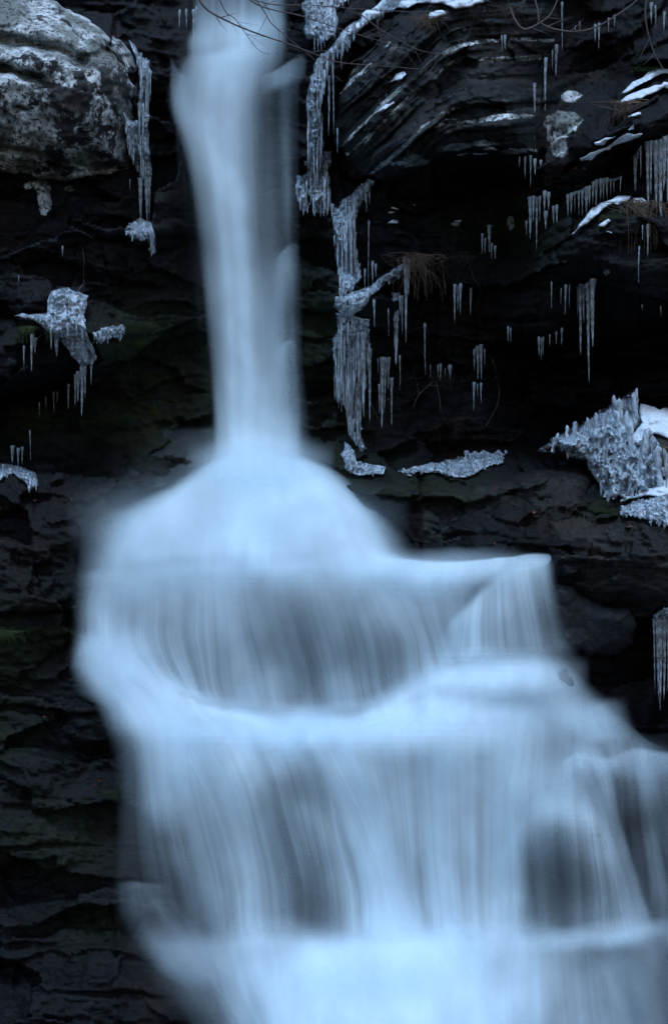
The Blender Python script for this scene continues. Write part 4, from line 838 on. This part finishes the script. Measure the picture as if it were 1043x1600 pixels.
# ------------------------------------------------------------------ bare branches
def branch(label, pts, Y, r0, r1, twigs=0, seed=0, mat=M_TWIG, name='branch', group=None, twl=(25, 60), hang=False):
    rg = random.Random(seed)
    a = cr(np.array(pts, float), 40)
    yy = np.linspace(Y[0], Y[1], 40) if not hang else np.array([float(front_min(np.array(p[0]), np.array(p[1]), 4))-.05 for p in a])
    path = P(a[:, 0], a[:, 1], yy); path = path+.006*np.stack([fbm(path[:, 0]*6, path[:, 2]*6+k_*9, 0, 2, seed) for k_ in range(3)], -1)
    rad = np.linspace(r0, r1, 40)*(1+.15*np.array([rg.random()-.5 for _ in range(40)]))
    V, F = tube(path, rad, 6); o = tagit(mesh_obj(name, V, F, mat), label, name, group)
    for i in range(twigs):
        k_ = int(rg.uniform(4, 36)); d = path[min(k_+1, 39)]-path[k_-1]; d /= np.linalg.norm(d)
        ang = rg.choice((-1, 1))*rg.uniform(.5, 1.0); L = rg.uniform(*twl)/S
        dx, dz = d[0]*math.cos(ang)-d[2]*math.sin(ang), d[0]*math.sin(ang)+d[2]*math.cos(ang)
        tt = np.linspace(0, 1, 9)[:, None]; bend = rg.uniform(-.25, .25)
        pth = path[k_]+np.array([dx, rg.uniform(-.3, .3), dz])*tt*L+np.array([-dz, 0, dx])*bend*L*tt**2
        v, f = tube(pth, np.linspace(rad[k_]*.6, .0008, 9), 5); tw = mesh_obj('twig', v, f, mat, o)
    return o
branch('longest pale bare branch arching across the top of the waterfall', [(290, -60), (312, 2), (345, 28), (395, 50), (455, 70), (520, 95), (590, 102), (660, 108)], (1.2, 1.6), .010, .0025, 9, 1)
branch('thin dark branch crossing the top of the waterfall above the pale one', [(330, -50), (400, 5), (470, 25), (530, 45), (600, 66), (650, 82)], (1.3, 1.7), .007, .002, 8, 2)
branch('almost level twiggy branch just under the top edge', [(340, -20), (420, 6), (480, 8), (560, 14), (640, 18), (700, 20)], (1.5, 1.6), .006, .002, 7, 3)
branch('short forked twig hanging before the top of the waterfall', [(330, -40), (350, 15), (370, 32), (400, 75), (420, 85)], (1.25, 1.4), .005, .0015, 5, 4)
branch('dark twig slanting down to the rock beside the waterfall', [(380, -30), (420, 30), (440, 50), (470, 75), (500, 100), (535, 128)], (1.35, 1.5), .005, .0015, 6, 5)
branch('faint twig reaching over the folded rock', [(560, 20), (600, 50), (650, 76), (690, 84), (712, 82)], (1.7, 1.6), .005, .0015, 4, 6)
branch('smooth tan vine sagging in a wide curve at the top right', [(820, -60), (838, 10), (845, 36), (880, 48), (920, 46), (960, 25), (1000, -5), (1030, -50)], (1.5, 1.5), .009, .006, 2, 7, name='vine')
branch('gnarled tan root curling below the bank at the top right', [(796, 12), (806, 35), (820, 46), (842, 36), (862, 18), (880, -30)], (1.5, 1.5), .012, .005, 3, 8, name='vine')
branch('slender stem dropping down the right edge to the snow', [(1015, -50), (1008, 15), (1012, 55), (1022, 85), (1034, 108)], (1.5, 1.6), .008, .005, 3, 9, name='vine')
branch('dark root running down the wall above the ice crust', [(768, 560), (776, 590), (778, 620), (770, 645), (758, 665)], (0, 0), .010, .006, 1, 10, M_ROOT, 'root', hang=True)
branch('curved thin stem low on the dark wall', [(645, 635), (655, 615), (672, 600), (680, 596), (685, 615), (688, 640)], (0, 0), .005, .003, 2, 11, M_TWIG, 'root', hang=True)
branch('dry vine looping right of the brown grass tangle', [(728, 395), (738, 430), (750, 455), (740, 490)], (0, 0), .006, .003, 2, 12, M_ROOT, 'root', hang=True)
branch('short pale stick lying on the ice sheet on the left', [(117, 462), (124, 452), (132, 443)], (0, 0), .005, .003, 0, 13, M_TWIG, 'stick', hang=True)
branch('thin root hanging down the wall below the lichen boulder', [(128, 385), (131, 405), (130, 425), (131, 442)], (0, 0), .003, .002, 0, 14, M_TWIG, 'root', hang=True)
branch('slim stalk caught before the moss at the tail of the ice curtain', [(578, 628), (586, 645), (594, 660)], (0, 0), .004, .002, 0, 15, M_TWIG, 'stick', hang=True)

# ------------------------------------------------------------------ fallen leaves
def leaf(px, py, size, rot, label, seed):
    rg = random.Random(seed); n = 16; Y = float(front_min(np.array(float(px)), np.array(float(py)), 4))-.02
    V = [(0, 0, 0)]
    for i in range(n):
        a = 2*math.pi*i/n; r = size*(1 if i % 2 == 0 else .5)*rg.uniform(.7, 1.1)*(1+.4*math.cos(a))
        V.append((r*math.cos(a), -size*.35*abs(math.sin(a))+rg.uniform(-.1, .1)*size, .8*r*math.sin(a)))
    F = [(0, i+1, (i+1) % n+1) for i in range(n)]
    st0 = len(V); V += [(-size*1.2, 0, .0), (-size*1.2, 0, .003), (0, 0, .003)]; F += [(0, st0, st0+1), (0, st0+1, st0+2)]
    o = mesh_obj('leaf', V, F, M_LEAF); o.location = tuple(P(np.array(float(px)), np.array(float(py)), np.array(Y))); o.rotation_euler = (.5, rot, .2)
    return tagit(o, label, 'leaf', 'fallen leaves')
for i, (x, y, s_, lb) in enumerate([(155, 1217, .028, 'red leaf on the wet ledge left of the third tier'), (148, 1226, .018, 'smaller torn leaf just under the red leaf at lower left'),
    (55, 782, .016, 'orange leaf on the dark shelf below the left ice clump'), (112, 781, .014, 'pale brown leaf right of the orange leaf on the left shelf'),
    (772, 763, .022, 'pink brown leaf lying on the mossy slab right of the waterfall'), (812, 752, .018, 'brown leaf on the slab right of the pink brown leaf'), (840, 741, .013, 'tiny pale leaf on the slab below the mound'),
    (835, 800, .026, 'dark red leaf on the slab above the right corner of the shelf'), (772, 850, .018, 'leaf at the water line of the upper shelf'), (790, 830, .014, 'brown leaf between the shelf and the dark red leaf'),
    (864, 782, .012, 'reddish leaf scrap left of the ice crust'), (1005, 793, .026, 'orange leaf frozen in the ice crust below the mound'), (985, 822, .026, 'brown leaf at the lip of the slab under the ice crust'), (1030, 820, .02, 'red leaf frozen at the lower edge of the ice crust'),
    (897, 262, .024, 'rusty orange leaf on the sloping ledge with snow'), (912, 263, .015, 'small brown leaf right of the rusty orange leaf'), (985, 312, .016, 'brown leaf in the snowy crown'), (70, 1120, .012, 'tiny leaf scrap on the left rock'), (148, 506, .015, 'thin red leaf over the crusty ice on the left'), (965, 720, .018, 'red leaf frozen into the side of the mound')]):
    leaf(x, y, s_, i*1.3, lb, i)
